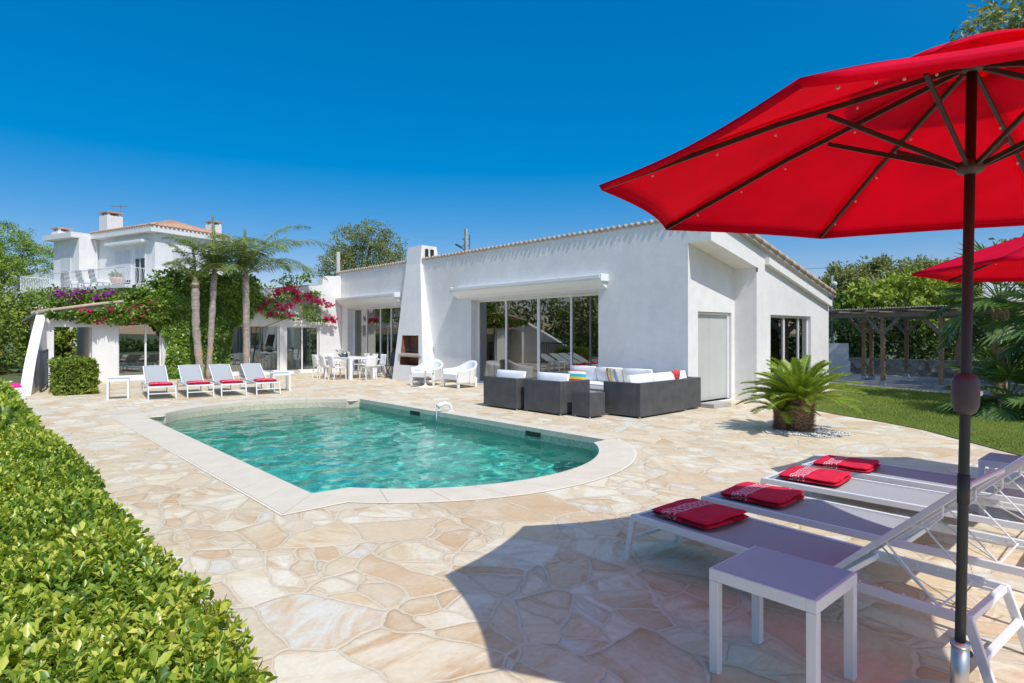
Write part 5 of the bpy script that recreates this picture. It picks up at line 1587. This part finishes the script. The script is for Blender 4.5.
SM3=plain('red_patterned_cushion',(.65,.06,.08),.9,0,.5,14)
def pillow(loc, rot, s_, m, label):
    mb=MB()
    def f(u,v,k): e=(16*u*(1-u)*v*(1-v))**.45; return ((u-.5)*s_*(1-.06*(1-4*v*(1-v))), k*.075*e, (v-.5)*s_*(1-.06*(1-4*u*(1-u))))
    mb.grid(lambda u,v:f(u,v,-1),10,10); mb.grid(lambda u,v:f(1-u,v,1),10,10)
    o_=mb.build('scatter_cushion', m, None, 0, True); o_.location=loc; o_.rotation_euler=rot
    return tag(o_, label, 'cushion', 'colourful cushions on the rattan set')
pillow((9.25,8.35,.62),(R(-12),0,R(-80)),.44,SM1,'red, yellow and teal striped cushion on the rattan armchair')
pillow((11.05,8.85,.60),(R(-20),0,R(70)),.42,SM2,'yellow striped cushion on the sofa against the wall')
pillow((11.05,7.22,.66),(R(15),0,R(5)),.34,SM3,'small red patterned cushion on the sofa corner')

# ------------------------------------------------------------------ dining set and moulded armchairs
dt = empty('dining_table', (10.28,20.2,0), 0, 'long white outdoor dining table in front of the glazed bay', 'table')
mb=MB(); mb.box(-.5,.5,-1.0,1.0,.69,.745); mb.build('tabletop', PLASTW, dt, .006)
for sx in (-1,1):
    for sy in (-1,1): mb=MB(); mb.box(sx*.44-.055,sx*.44+.055,sy*.94-.055,sy*.94+.055,0,.689); mb.build('leg', PLASTW, dt, .005)
def dchair(label):
    root=empty('dining_chair',(0,0,0),0,label,'chair','white chairs round the dining table')
    mb=MB(); mb.grid(lambda u,v:(-.21+.42*u,-.2+.4*v,.44-.015*math.sin(math.pi*u)),6,6); o_=mb.build('seat',PLASTW,root,smooth=True); s_=o_.modifiers.new('t','SOLIDIFY'); s_.thickness=.025
    mb=MB(); mb.grid(lambda u,v:(-.21+.42*u-(.02*(2*u-1)*v),.2+.06*v+.03*(1-(2*u-1)**2),.43+.40*v),6,6); o_=mb.build('backrest',PLASTW,root,smooth=True); s_=o_.modifiers.new('t','SOLIDIFY'); s_.thickness=.022
    for sx in (-1,1):
        mb=MB(); mb.bar((sx*.19,-.18,.43),(sx*.205,-.20,0),.03,.03); mb.build('leg',PLASTW,root,.005)
        mb=MB(); mb.bar((sx*.19,.19,.44),(sx*.205,.25,0),.03,.03); mb.build('leg',PLASTW,root,.005)
        mb=MB(); mb.tube([(sx*.22,.22,.66),(sx*.235,-.05,.65),(sx*.23,-.17,.62),(sx*.205,-.19,.44)],.014,6); mb.build('arm',PLASTW,root,smooth=True)
    return root
dc=dchair('x')
dcs=[((9.52,19.55),90,'white dining chair on the pool side of the table, nearest the fireplace end'),((9.50,20.2),90,'middle white dining chair on the pool side of the table'),((9.52,20.85),90,'white dining chair on the pool side of the table, at the guest wing end'),
     ((11.05,19.6),-90,'white dining chair on the house side of the table, fireplace end'),((11.05,20.2),-90,'middle white dining chair on the house side of the table'),((11.05,20.85),-90,'white dining chair on the house side of the table, guest wing end'),
     ((10.28,18.85),180,'white dining chair at the head of the table, back to the fireplace'),((10.28,21.55),0,'white dining chair at the table end towards the guest wing')]
for i,(p,a,lab) in enumerate(dcs):
    o=dc if i==0 else copy_tree(dc); o.location=(p[0],p[1],0); o.rotation_euler=(0,0,R(a)); o['label']=lab
bw=empty('flower_bowl',(10.1,20.3,.745),0,'dark bowl of white flowers on the dining table','flower bowl')
mb=MB(); mb.lathe([(.08,0),(.17,.05),(.2,.10),(.18,.10),(.1,.04)],n=16); mb.build('bowl',plain('dark_bowl',(.06,.06,.06),.5),bw,smooth=True)
V,F=crown_leaves([(0,0,.16,.22,.22,.09)],260,.06,.8,.3,0,16,.4); fastmesh('blossom',V,F,plain('white_petal',(.75,.74,.70),.8),bw)
bt=empty('bottle',(9.95,19.75,.745),0,'small dark bottle on the dining table','bottle')
mb=MB(); mb.lathe([(.035,0),(.037,.12),(.014,.17),(.014,.22)],n=12); mb.build('glass',plain('dark_bottle_glass',(.02,.03,.02),.1),bt,smooth=True)

def marm(loc, rz_, label):
    root=empty('moulded_armchair',loc,rz_,label,'armchair','white moulded armchairs by the fireplace')
    mb=MB()
    # wrap-around shell: arms and back in one piece
    def shell(u,v):
        a=math.pi*(u*1.0); x=-.36*math.cos(a)*(1+.10*v); y=.02+.34*math.sin(a)**.8*(1+.16*v)
        top=.56+.22*math.sin(a)**1.5
        return (x, y, .10+(top-.10)*v)
    mb.grid(shell,22,8)
    for sx in (-1,1): mb.grid(lambda u,v,sx=sx:(sx*(.36+.036*v), .02-.42*u, .12*(1-u*0)+(.44-.03*u)*v),8,6)
    o_=mb.build('shell',PLASTW,root,smooth=True); s_=o_.modifiers.new('t','SOLIDIFY'); s_.thickness=.05
    mb=MB(); mb.grid(lambda u,v:(-.33+.66*u,-.40+.68*v,.40-.04*v),6,6); o_=mb.build('seat',PLASTW,root,smooth=True); s_=o_.modifiers.new('t','SOLIDIFY'); s_.thickness=.06
    mb=MB(); mb.box(-.34,.34,-.42,-.38,.24,.40); mb.build('seat_apron',PLASTW,root,.01)
    for sx in (-1,1):
        for y in (-.37,.25):
            mb=MB(); mb.hexa([(sx*.38-.03,y-.03,0),(sx*.38+.03,y-.03,0),(sx*.38+.03,y+.03,0),(sx*.38-.03,y+.03,0)],[(sx*.36-.045,y-.05,.3),(sx*.36+.045,y-.05,.3),(sx*.36+.045,y+.05,.3),(sx*.36-.045,y+.05,.3)]); mb.build('leg',PLASTW,root,.01)
    return root
marm((10.72,15.85,0),R(-62),'white moulded armchair next to the chimney behind the round table')
marm((10.95,14.45,0),R(-92),'white moulded armchair against the wall beside the big window')
tt=empty('round_table',(10.15,15.15,0),0,'small round white pedestal table between the moulded armchairs','table')
mb=MB(); mb.lathe([(.26,0),(.26,.012),(.10,.03),(.03,.07),(.022,.3),(.03,.47),(.05,.49)],n=24); mb.build('pedestal',PLASTW,tt,smooth=True)
mb=MB(); mb.lathe([(.30,.49),(.31,.50),(.31,.515),(.30,.52)],n=30); mb.build('tabletop',PLASTW,tt,smooth=True)
gr=empty('grey_chair',(11.35,19.0,0),R(-60),'grey folding chair half hidden behind the chimney foot','chair')
mb=MB(); mb.box(-.22,.22,-.2,.2,.42,.45); mb.build('seat',GREYP,gr,.005)
mb=MB(); mb.hexa([(-.22,.18,.45),(.22,.18,.45),(.22,.20,.45),(-.22,.20,.45)],[(-.22,.26,.9),(.22,.26,.9),(.22,.28,.9),(-.22,.28,.9)]); mb.build('backrest',GREYP,gr)
for sx in (-1,1):
    mb=MB(); mb.bar((sx*.2,-.18,.43),(sx*.2,.2,0),.02); mb.build('leg',GREYP,gr); mb=MB(); mb.bar((sx*.2,.18,.43),(sx*.2,-.2,0),.02); mb.build('leg',GREYP,gr)

# ------------------------------------------------------------------ pool fittings
sk=[]
for i,(y,lab) in enumerate(((10.95,'dark skimmer mouth in the pool wall, nearer the far steps'),(7.35,'dark skimmer mouth in the pool wall, nearer the bowed front end'))):
    root=empty('pool_skimmer',(7.08,y,-.085),0,lab,'pool skimmer','skimmers in the pool wall')
    mb=MB(); mb.box(-.006,.01,-.17,.17,-.05,.03); mb.build('mouth',plain('black_plastic',(.02,.025,.02),.6) if i==0 else bpy.data.materials['black_plastic'],root)
    mb=MB(); mb.box(-.008,.004,-.18,-.171,-.06,.04); mb.box(-.008,.004,.171,.18,-.06,.04); mb.build('surround',GREYP,root)
spt=empty('water_spout',(7.22,10.05,.012),0,'white curved water spout pouring into the pool from its edge','water spout')
mb=MB(); mb.tube([(.14,0,0),(.13,0,.09),(.08,0,.15),(-.02,0,.17),(-.12,0,.155),(-.19,0,.11)],[.035,.034,.036,.04,.045,.05],12); mb.build('pipe',PLASTW,spt,smooth=True)
mb=MB(); mb.lathe([(.07,0),(.07,.015),(.04,.02)],(.14,0,0),16); mb.build('flange',PLASTW,spt)
mb=MB(); pts=[(-.20-.03*t,0,.10-.26*t*t) for t in [i/8 for i in range(9)]]
mb.tube(pts,[.022-.008*i/8 for i in range(9)],8)
wm,n,l,b=mat('falling_water'); b.inputs['Base Color'].default_value=(.85,.92,.92,1); b.inputs['Roughness'].default_value=.1; b.inputs['Transmission Weight'].default_value=.5
mb.build('water_jet',wm,spt,smooth=True)
# fallen petals on the water
q=np.array([(4.1,10.3),(4.35,10.2),(4.25,10.05),(4.6,9.9),(4.75,9.7),(4.0,9.9),(4.45,9.75),(4.9,10.2),(3.9,10.5),(5.0,9.5)])
P_=np.c_[q+rng.normal(size=q.shape)*.05,np.full(len(q),-.183)]
V,F=leaves(P_,np.c_[rng.normal(size=(len(q),2)),np.zeros(len(q))],np.tile([0,0,1.],(len(q),1)),.07,.05,.1,.5)
tag(fastmesh('petals',V,F,LM_FLOW),'few red petals floating on the pool water','petals',kind='stuff')

# ------------------------------------------------------------------ pergola
pg=empty('pergola',(21,6,0),0,'long wooden pergola with flat reed roof beyond the lawn','pergola')
PO=Vector((-21,-6,0))
def pb(mb,name,m,parent=None,**k):
    mb.v=[tuple(Vector(v)+PO) for v in mb.v]; return mb.build(name,m,parent or pg,**k)
fdir=Vector((-.34,-.94,0)).normalized(); bdir=Vector((.94,-.34,0)).normalized()
F0=Vector((21.8,8.4,0))
def pp(t,k): return F0+fdir*t+bdir*k
posts=[pp(2.2,0),pp(3.95,0),Vector((22.76,7.42,0)),Vector((25.3,6.85,0)),pp(6.2,0),pp(4.1,.5),Vector((22.95,7.25,0)),pp(5.6,3.4)]
zr=2.10
for i,p in enumerate(posts):
    mb=MB(); mb.box(p.x-.055,p.x+.055,p.y-.055,p.y+.055,.12,zr); ps=pb(mb,'post',WOOD,bevel=.006)
    mb=MB(); mb.box(p.x-.085,p.x+.085,p.y-.085,p.y+.085,0,.13); mb.v=[tuple(Vector(v)+PO) for v in mb.v]; mb.build('post_foot',plain('blue_grey_post_shoe',(.35,.42,.48),.6) if i==0 else bpy.data.materials['blue_grey_post_shoe'],ps)
    mb=MB()
    for s_ in (-1,1): mb.bar(p+Vector((0,0,1.55)), p+fdir*(s_*.55)+Vector((0,0,zr)), .06,.09)
    mb.v=[tuple(Vector(v)+PO) for v in mb.v]; mb.build('brace',GREYWOOD,ps)
mb=MB()
for k in (0,3.6): mb.bar(pp(-.6,k)+Vector((0,0,zr+.06)),pp(8.5,k)+Vector((0,0,zr+.06)),.09,.14)
pb(mb,'beam',GREYWOOD)
mb=MB()
for i in range(20): mb.bar(pp(-.5+i*.47,-.35)+Vector((0,0,zr+.17)),pp(-.5+i*.47,3.95)+Vector((0,0,zr+.17)),.06,.08)
pb(mb,'rafters',GREYWOOD)
mb=MB()
for i in range(110): 
    t=-.65+i*.084; mb.tube([pp(t,-.42)+Vector((0,0,zr+.235+random.uniform(0,.015))),pp(t,4.05)+Vector((0,0,zr+.235))],.026,5)
pb(mb,'reed_roof',plain('grey_reed',(.24,.22,.20),.9,0,.3,4))
# low rubble wall and white garden wall behind it
def stonewallmat():
    m,n,l,b=mat('rubble_stone'); p=coords(n,geo=True); v=n.new('ShaderNodeTexVoronoi'); v.inputs['Scale'].default_value=5; l.new(p,v.inputs[0])
    sp=n.new('ShaderNodeSeparateColor'); l.new(v.outputs['Color'],sp.inputs[0]); r=ramp(n,[(0,(.22,.19,.16)),(.5,(.38,.34,.29)),(1,(.50,.46,.40))]); l.new(sp.outputs[0],r.inputs[0]); l.new(r.outputs[0],b.inputs['Base Color']); b.inputs['Roughness'].default_value=.9; bump(n,l,b,v.outputs['Distance'],.8,.05); return m
SWM=stonewallmat()
mb=MB(); a=Vector((26.2,11.0,.0)); b_=Vector((26.6,-3,0)); mb.bar(a+Vector((0,0,.3)),b_+Vector((0,0,.3)),.4,.62); 
tag(mb.build('stone_wall',SWM),'low rubble stone wall in the shade behind the pergola','wall')
mb=MB(); mb.bar((23.4,13.5,.6),(25.6,8.9,.6),.2,1.2); mb.bar((23.38,13.55,.25),(25.63,8.85,.25),.26,.5)
gwl=mb.build('garden_wall',STUC); tag(gwl,'white garden wall standing between the main house and the pergola','wall')

# ------------------------------------------------------------------ trees, bushes and hedges further off
def bush(name, base, blobs, n, size, lm, label, cat_='bush', group=None, aspect=.55, **k):
    root=empty(name,base,0,label,cat_,group); B=np.array(base)
    V,F=crown_leaves(blobs,n,size,aspect,**k); fastmesh('foliage',V-B,F,lm,root)
    mb=MB()
    for bl_ in blobs[:6]:
        mb.tube([(bl_[0]-B[0],bl_[1]-B[1],0),((bl_[0]-B[0])*1.02,bl_[1]-B[1],bl_[2])],[.07,.03],6)
    mb.build('stems',TBARK,root)
    return root
W=lambda r,z:(.744*r+.668*z, -.668*r+.744*z)      # ground point from metres right of and ahead of the camera
def B_(r,z,h,rx,ry,rz_): x,y=W(r,z); return (x,y,h,rx,ry,rz_)
# big tree mass behind the pergola
x,y=W(28,46)
make_tree('broadleaf_tree',(*W(27.2,47),0),3.2,.4,[B_(24.0,46,3.6,2.2,2.2,1.9),B_(25.4,46,4.9,2.2,2.0,1.8),B_(27.8,46,5.1,2.4,2,1.9),B_(26.4,45,3.3,3.0,2.2,2.2)],34000,.24,LM_OLIVE,
   'wide rounded green tree rising behind the pergola, nearest the house corner','tree','trees beyond the pergola',lumps=90,lump=.28,shell=.5)
make_tree('broadleaf_tree',(*W(31.2,47),0),3.2,.4,[B_(29.6,46,4.6,2.0,2.0,1.9),B_(31.2,46,5.5,2.0,2,1.7),B_(33.0,46,4.6,1.9,2,1.9),B_(30.8,45,3.2,2.8,2.2,2.2)],28000,.24,LM_OLIVE,
   'rounded green tree behind the pergola, second from the house corner','tree','trees beyond the pergola',lumps=90,lump=.28,shell=.5)
# yellow-green shrub right behind the pergola roof
bush('yellow_green_bush',(*W(17.4,27),0),[B_(16.2,27,3.0,1.4,1.3,.9),B_(17.8,27,3.5,1.5,1.3,.9),B_(19.2,27,3.2,1.2,1.2,.9),B_(17.6,27,2.3,2.2,1.4,1.0)],9000,.2,LM_LIGHT,'bright yellow green bush rising over the pergola roof',lumps=70)
bush('yellow_green_bush',(*W(14.0,27.5),0),[B_(13.6,27.5,2.5,1.1,1.1,.55),B_(15.0,27.5,2.6,1.1,1.1,.6)],4000,.2,LM_MID,'mid green bush between house corner and yellow green bush',lumps=50)
# dark hedge under the pergola
bush('dark_shrub_screen',(*W(17,26.4),0),[B_(13.9+i*1.3,26.0+.3*(i%2),1.35+.2*(i%3),1.0,.9,1.15) for i in range(8)],15000,.17,LM_DARK,'dark glossy shrub screen behind the pergola posts','hedge',lumps=140,lump=.3)
bush('dark_shrub_screen',(*W(20,19),0),[B_(15.6,19.5,1.3,.8,1.0,1.2),B_(17.4,18.5,1.4,1.2,1.2,1.4),B_(19.5,17.5,1.6,1.5,1.4,1.6),B_(22,17,1.6,1.8,1.6,1.8)],9000,.17,LM_DARK,'dark shrubs behind the fan palm at the picture edge','bush',lumps=100,lump=.3)
# tall tree at the far right behind the parasols
make_tree('tall_tree',(*W(17.8,18.5),0),6.2,.28,[B_(16.6,18,3.9,1.8,1.8,1.3),B_(18.6,18.5,4.6,2.2,2,1.6),B_(18.5,18,8.2,2.2,2,1.6),B_(16.6,17.6,11.0,2.0,1.9,1.6),B_(14.6,17.2,10.2,1.5,1.6,1.2),B_(19.5,18,10.2,2.2,2,1.8),B_(18.0,18,12.6,2.2,2,1.5)],17000,.24,LM_OLIVE,
   'tall open crowned tree behind the parasols at the right edge','tree',None,aspect=.35,lumps=120,lump=.20,shell=.35,droop=.5)
# tree over the roof
make_tree('eucalyptus_tree',(*W(-11.2,46),0),4.5,.35,[B_(-13.0,46,6.6,1.7,1.7,1.7),B_(-12.3,46,8.3,1.5,1.5,1.4),B_(-10.6,46,8.9,1.5,1.5,1.2),B_(-9.3,46,8.0,1.3,1.3,1.3),B_(-9.8,46,6.6,1.5,1.5,1.2),B_(-11.7,46,6.4,1.6,1.5,1.6),B_(-12.9,46,4.8,1.2,1.4,1.6)],22000,.16,LM_OLIVE,
   'grey green tree standing behind the roof left of the chimney','tree',None,aspect=.4,lumps=120,lump=.24,shell=.35,droop=.3)
# umbrella pine left
make_tree('stone_pine',(*W(-36,42),0),5.0,.4,[B_(-38.6,42,6.6,3.2,3,2.2),B_(-36.2,42,7.6,2.8,2.6,1.8),B_(-34.2,42.5,6.4,2.4,2.3,1.7),B_(-36.5,41.5,5.0,3.6,2.6,1.8),B_(-40.5,43,6.0,3,3,2.4)],60000,.15,LM_PINE,
   'broad bright green pine left of the white villa','tree',None,aspect=.35,lumps=260,lump=.16,shell=.7)
# green slope between hedge and pavilion
sl=[]
for i in range(15):
    r_=-27.5+i*1.45; zc=28+1.6*math.sin(i*1.7)
    sl.append(B_(r_,zc,2.2+.35*math.sin(i*2.1),1.5,1.5,1.25))
bush('tall_hedge',(*W(-24,29),0),sl[:7],26000,.17,LM_BOX,'tall rough green hedge bank beyond the long low hedge','hedge',lumps=260,lump=.26)
bush('tall_hedge',(*W(-15,29),0),[B_(-17.8+i*1.5,33.5,2.5+.3*math.sin(i),1.6,1.5,1.5) for i in range(6)],12000,.2,LM_BOX,'green hedge behind the pavilion below the villa balcony','hedge',lumps=140,lump=.28)
bush('low_shrub',(*W(-20.5,24.5),0),[B_(-22.6,24,.9,1.2,1.0,1.0),B_(-20.8,24.3,.9,1.2,1.0,1.1),B_(-19.3,25.2,.8,.8,.9,1.0),B_(-24.5,23.5,1.0,1.4,1.0,1.1)],9000,.15,LM_MID,'rounded green shrubs just beyond the pink towel','bush',lumps=110,lump=.28)
bush('courtyard_bush',(2.7,29.6,0),[(2.2,29.4,1.1,.8,.6,1.1),(3.0,29.8,1.1,.7,.6,1.2)],3500,.17,LM_BOX,'green bush seen through the pavilion opening','bush',lumps=70)
bush('far_hedge',(-14,30,0),[(-12-2.2*math.sin(i*1.3),16+i*3.0,2.6+.6*math.sin(i*1.9),2.2,2.2,2.6) for i in range(12)],16000,.34,LM_OLIVE,'long tall hedge of mixed green trees bounding the garden opposite the house','hedge',lumps=200,lump=.3)
bush('far_hedge',(6,-16,0),[(-6+i*3.4,-15-1.0*math.sin(i*1.3),.15+.15*math.sin(i*1.9),2.2,1.8,.75) for i in range(9)],8000,.34,LM_MID,'low hedge behind the viewer facing the guest wing doors','hedge',lumps=140,lump=.3)

make_tree('garden_tree',(15.4,-3.6,0),2.6,.16,[(15.2,-3.4,4.2,1.5,1.5,1.1),(16.4,-3.0,4.8,1.4,1.4,1.0),(14.4,-4.1,4.7,1.2,1.2,.9)],7000,.2,LM_MID,
   'small garden tree whose shade falls on the lawn, beyond the right edge','tree',None,lumps=50,lump=.3)
make_tree('garden_tree',(20.3,-.6,0),3.0,.2,[(20.0,-.4,5.0,1.9,1.9,1.3),(21.8,.6,5.2,1.8,1.8,1.3),(19.0,-1.9,4.8,1.5,1.5,1.1)],9000,.22,LM_MID,
   'larger garden tree whose shade falls on the pergola, beyond the right edge','tree',None,lumps=60,lump=.3)
# fan palms at the right edge
def fan_leaf(V_,F_,hub,az,el,R_,n=26,spread=150,droop=.25):
    d=Vector((math.cos(az)*math.cos(el),math.sin(az)*math.cos(el),math.sin(el))); s_=d.cross(Vector((0,0,1))).normalized(); u=s_.cross(d)
    P_=[];D_=[];N_=[]
    for i in range(n):
        a=R(-spread+2*spread*i/(n-1)); q=d*math.cos(a)+s_*math.sin(a); q=q+u*.12*math.cos(a)*0+Vector((0,0,-droop*abs(math.sin(a))*.5-.05))
        P_.append(hub); D_.append(q); N_.append(u+s_*random.uniform(-.15,.15))
    L=np.array([R_*(.75+.25*math.cos(R(-spread+2*spread*i/(n-1))))*random.uniform(.92,1.05) for i in range(n)])
    a_,b_=leaves(np.array(P_),np.array(D_),np.array(N_),L,L*.085+.012,.25,.55)
    V_.append(a_);F_.append(b_)
def fan_palm(base,h,nl,Rl,label,lm=LM_FAN):
    root=empty('fan_palm',base,0,label,'palm','fan palms at the lawn edge')
    mb=MB(); pts=[(0.03*math.sin(i),0,h*i/10) for i in range(11)]; mb.tube(pts,[.15*(1+.12*(i%2)) for i in range(11)],12); mb.build('trunk',BARK,root)
    Vs=[];Fs=[];st=MB()
    for k in range(nl):
        az=R(k*137.5); el=R(80-115*(k/nl)); pl=Rl*random.uniform(.8,1.15)
        top=Vector((0,0,h)); hub=top+Vector((math.cos(az)*math.cos(el),math.sin(az)*math.cos(el),math.sin(el)))*pl
        hub.z-= .12*pl; hub.z=max(hub.z,.25)
        st.tube([top,top.lerp(hub,.5)+Vector((0,0,.06)),hub],[.018,.013,.008],5)
        fan_leaf(Vs,Fs,hub,az,el-R(28),Rl*.78,droop=.5)
    V,F=cat(list(zip(Vs,Fs))); fastmesh('fronds',V,F,lm,root); st.build('frond_stems',plain('fan_stem',(.16,.22,.06),.6),root)
    return root
fan_palm((15.2,1.35,0),1.75,34,.95,'taller dark fan palm with trunk at the right edge beyond the lawn')
fan_palm((14.7,2.3,0),.35,22,.75,'low bushy fan palm at the foot of the taller one')
fan_palm((17.6,2.9,0),2.3,28,1.0,'fan palm standing between the pergola and the taller palm')

# ------------------------------------------------------------------ poles and small things
up=empty('utility_pole',(*W(-2.72,36),0),0,'concrete utility pole with lamp and wires behind the main roof','utility pole')
mb=MB(); mb.hexa([(-.11,-.11,0),(.11,-.11,0),(.11,.11,0),(-.11,.11,0)],[(-.08,-.08,7.75),(.08,-.08,7.75),(.08,.08,7.75),(-.08,.08,7.75)]); mb.build('post',CONC,up)
mb=MB()
R3=Vector((.744,-.668,0))
for z in (6.35,6.75,7.15): mb.bar(R3*-.22+Vector((0,0,z)),R3*.16+Vector((0,0,z)),.04,.05)
mb.tube([Vector((0,0,6.4)),R3*-.25+Vector((0,0,6.65))],.03,6); mb.bar(R3*-.22+Vector((0,0,6.62)),R3*-.62+Vector((0,0,6.85)),.12,.10)
mb.build('street_lamp',DARKAL,up)
mb=MB(); mb.tube([R3*.22+Vector((0,0,4)),R3*.22+Vector((0,0,7.4))],.025,6); mb.build('cable_riser',IRON,up)
mb=MB()
def wire(a,b_,sag):
    pts=[Vector(a).lerp(Vector(b_),i/12)+Vector((0,0,-sag*4*(i/12)*(1-i/12))) for i in range(13)]; mb.tube(pts,.013,4)
wire(R3*-.1+Vector((0,0,6.45)),R3*-9+Vector((3,6,6.0)),.35); wire(R3*-.1+Vector((0,0,6.2)),R3*-9+Vector((3,6,5.6)),.4); wire(R3*.1+Vector((0,0,6.45)),R3*30+Vector((5,10,6.6)),.5)
mb.build('wires',IRON,up)
lp=empty('street_lamp_post',(*W(-8.9,31.2),0),0,'plain grey lamp post with thin curved arm behind the roof and tree','lamp post')
mb=MB(); mb.tube([(0,0,0),(0,0,5.75)],[.11,.09],10); mb.build('post',CONC,lp,smooth=True)
mb=MB(); mb.tube([Vector((0,0,5.1)),R3*-.3+Vector((0,0,5.25)),R3*-.55+Vector((0,0,5.5))],.025,6); mb.build('arm',CONC,lp)
gp=empty('garden_pole',(*W(13.4,25.5),0),0,'slim grey green pole with a round white lamp beside the house corner','lamp post')
mb=MB(); mb.tube([(0,0,0),(0,0,4.0)],[.05,.04],10); mb.build('post',plain('grey_green_paint',(.20,.27,.25),.6),gp,smooth=True)
mb=MB(); mb.lathe([(.02,-.12),(.10,-.08),(.13,0),(.10,.08),(.02,.12)],(.06,-.06,3.65),16); mb.build('lamp_globe',plain('lamp_glass',(.6,.65,.66),.2),gp,smooth=True)
mb=MB(); mb.tube([(0,0,4.0),(0,0,4.25)],.015,6); mb.build('spike',IRON,gp)
# pink towel and red parasol beyond the hedge
pk=MB(); pk.box(.35,1.0,18.6,19.6,.30,.36)
tag(pk.build('pink_towel',plain('bright_pink_cloth',(.80,.02,.25),.9),None,.02),'bright pink towel on a stone bench beyond the low hedge','towel')
pk=MB(); pk.box(.28,1.07,18.5,19.7,0,.30); tag(pk.build('stone_bench',STUC,None,.02),'low white stone bench under the pink towel','bench')
rp=empty('small_red_parasol',(*W(-20.4,22.6),0),0,'small red parasol among the shrubs at the left edge','parasol')
mb=MB(); mb.tube([(0,0,0),(0,0,1.05)],.02,8); mb.build('pole',WHITE,rp)
mb=MB()
for k in range(8):
    a,b_=k*math.pi/4,(k+1)*math.pi/4; mb.add([(0,0,1.2),(1.2*math.cos(a),1.2*math.sin(a),.88),(1.2*math.cos(b_),1.2*math.sin(b_),.88)],[(0,1,2)])
o_=mb.build('canopy',REDF,rp); so=o_.modifiers.new('t','SOLIDIFY'); so.thickness=.01
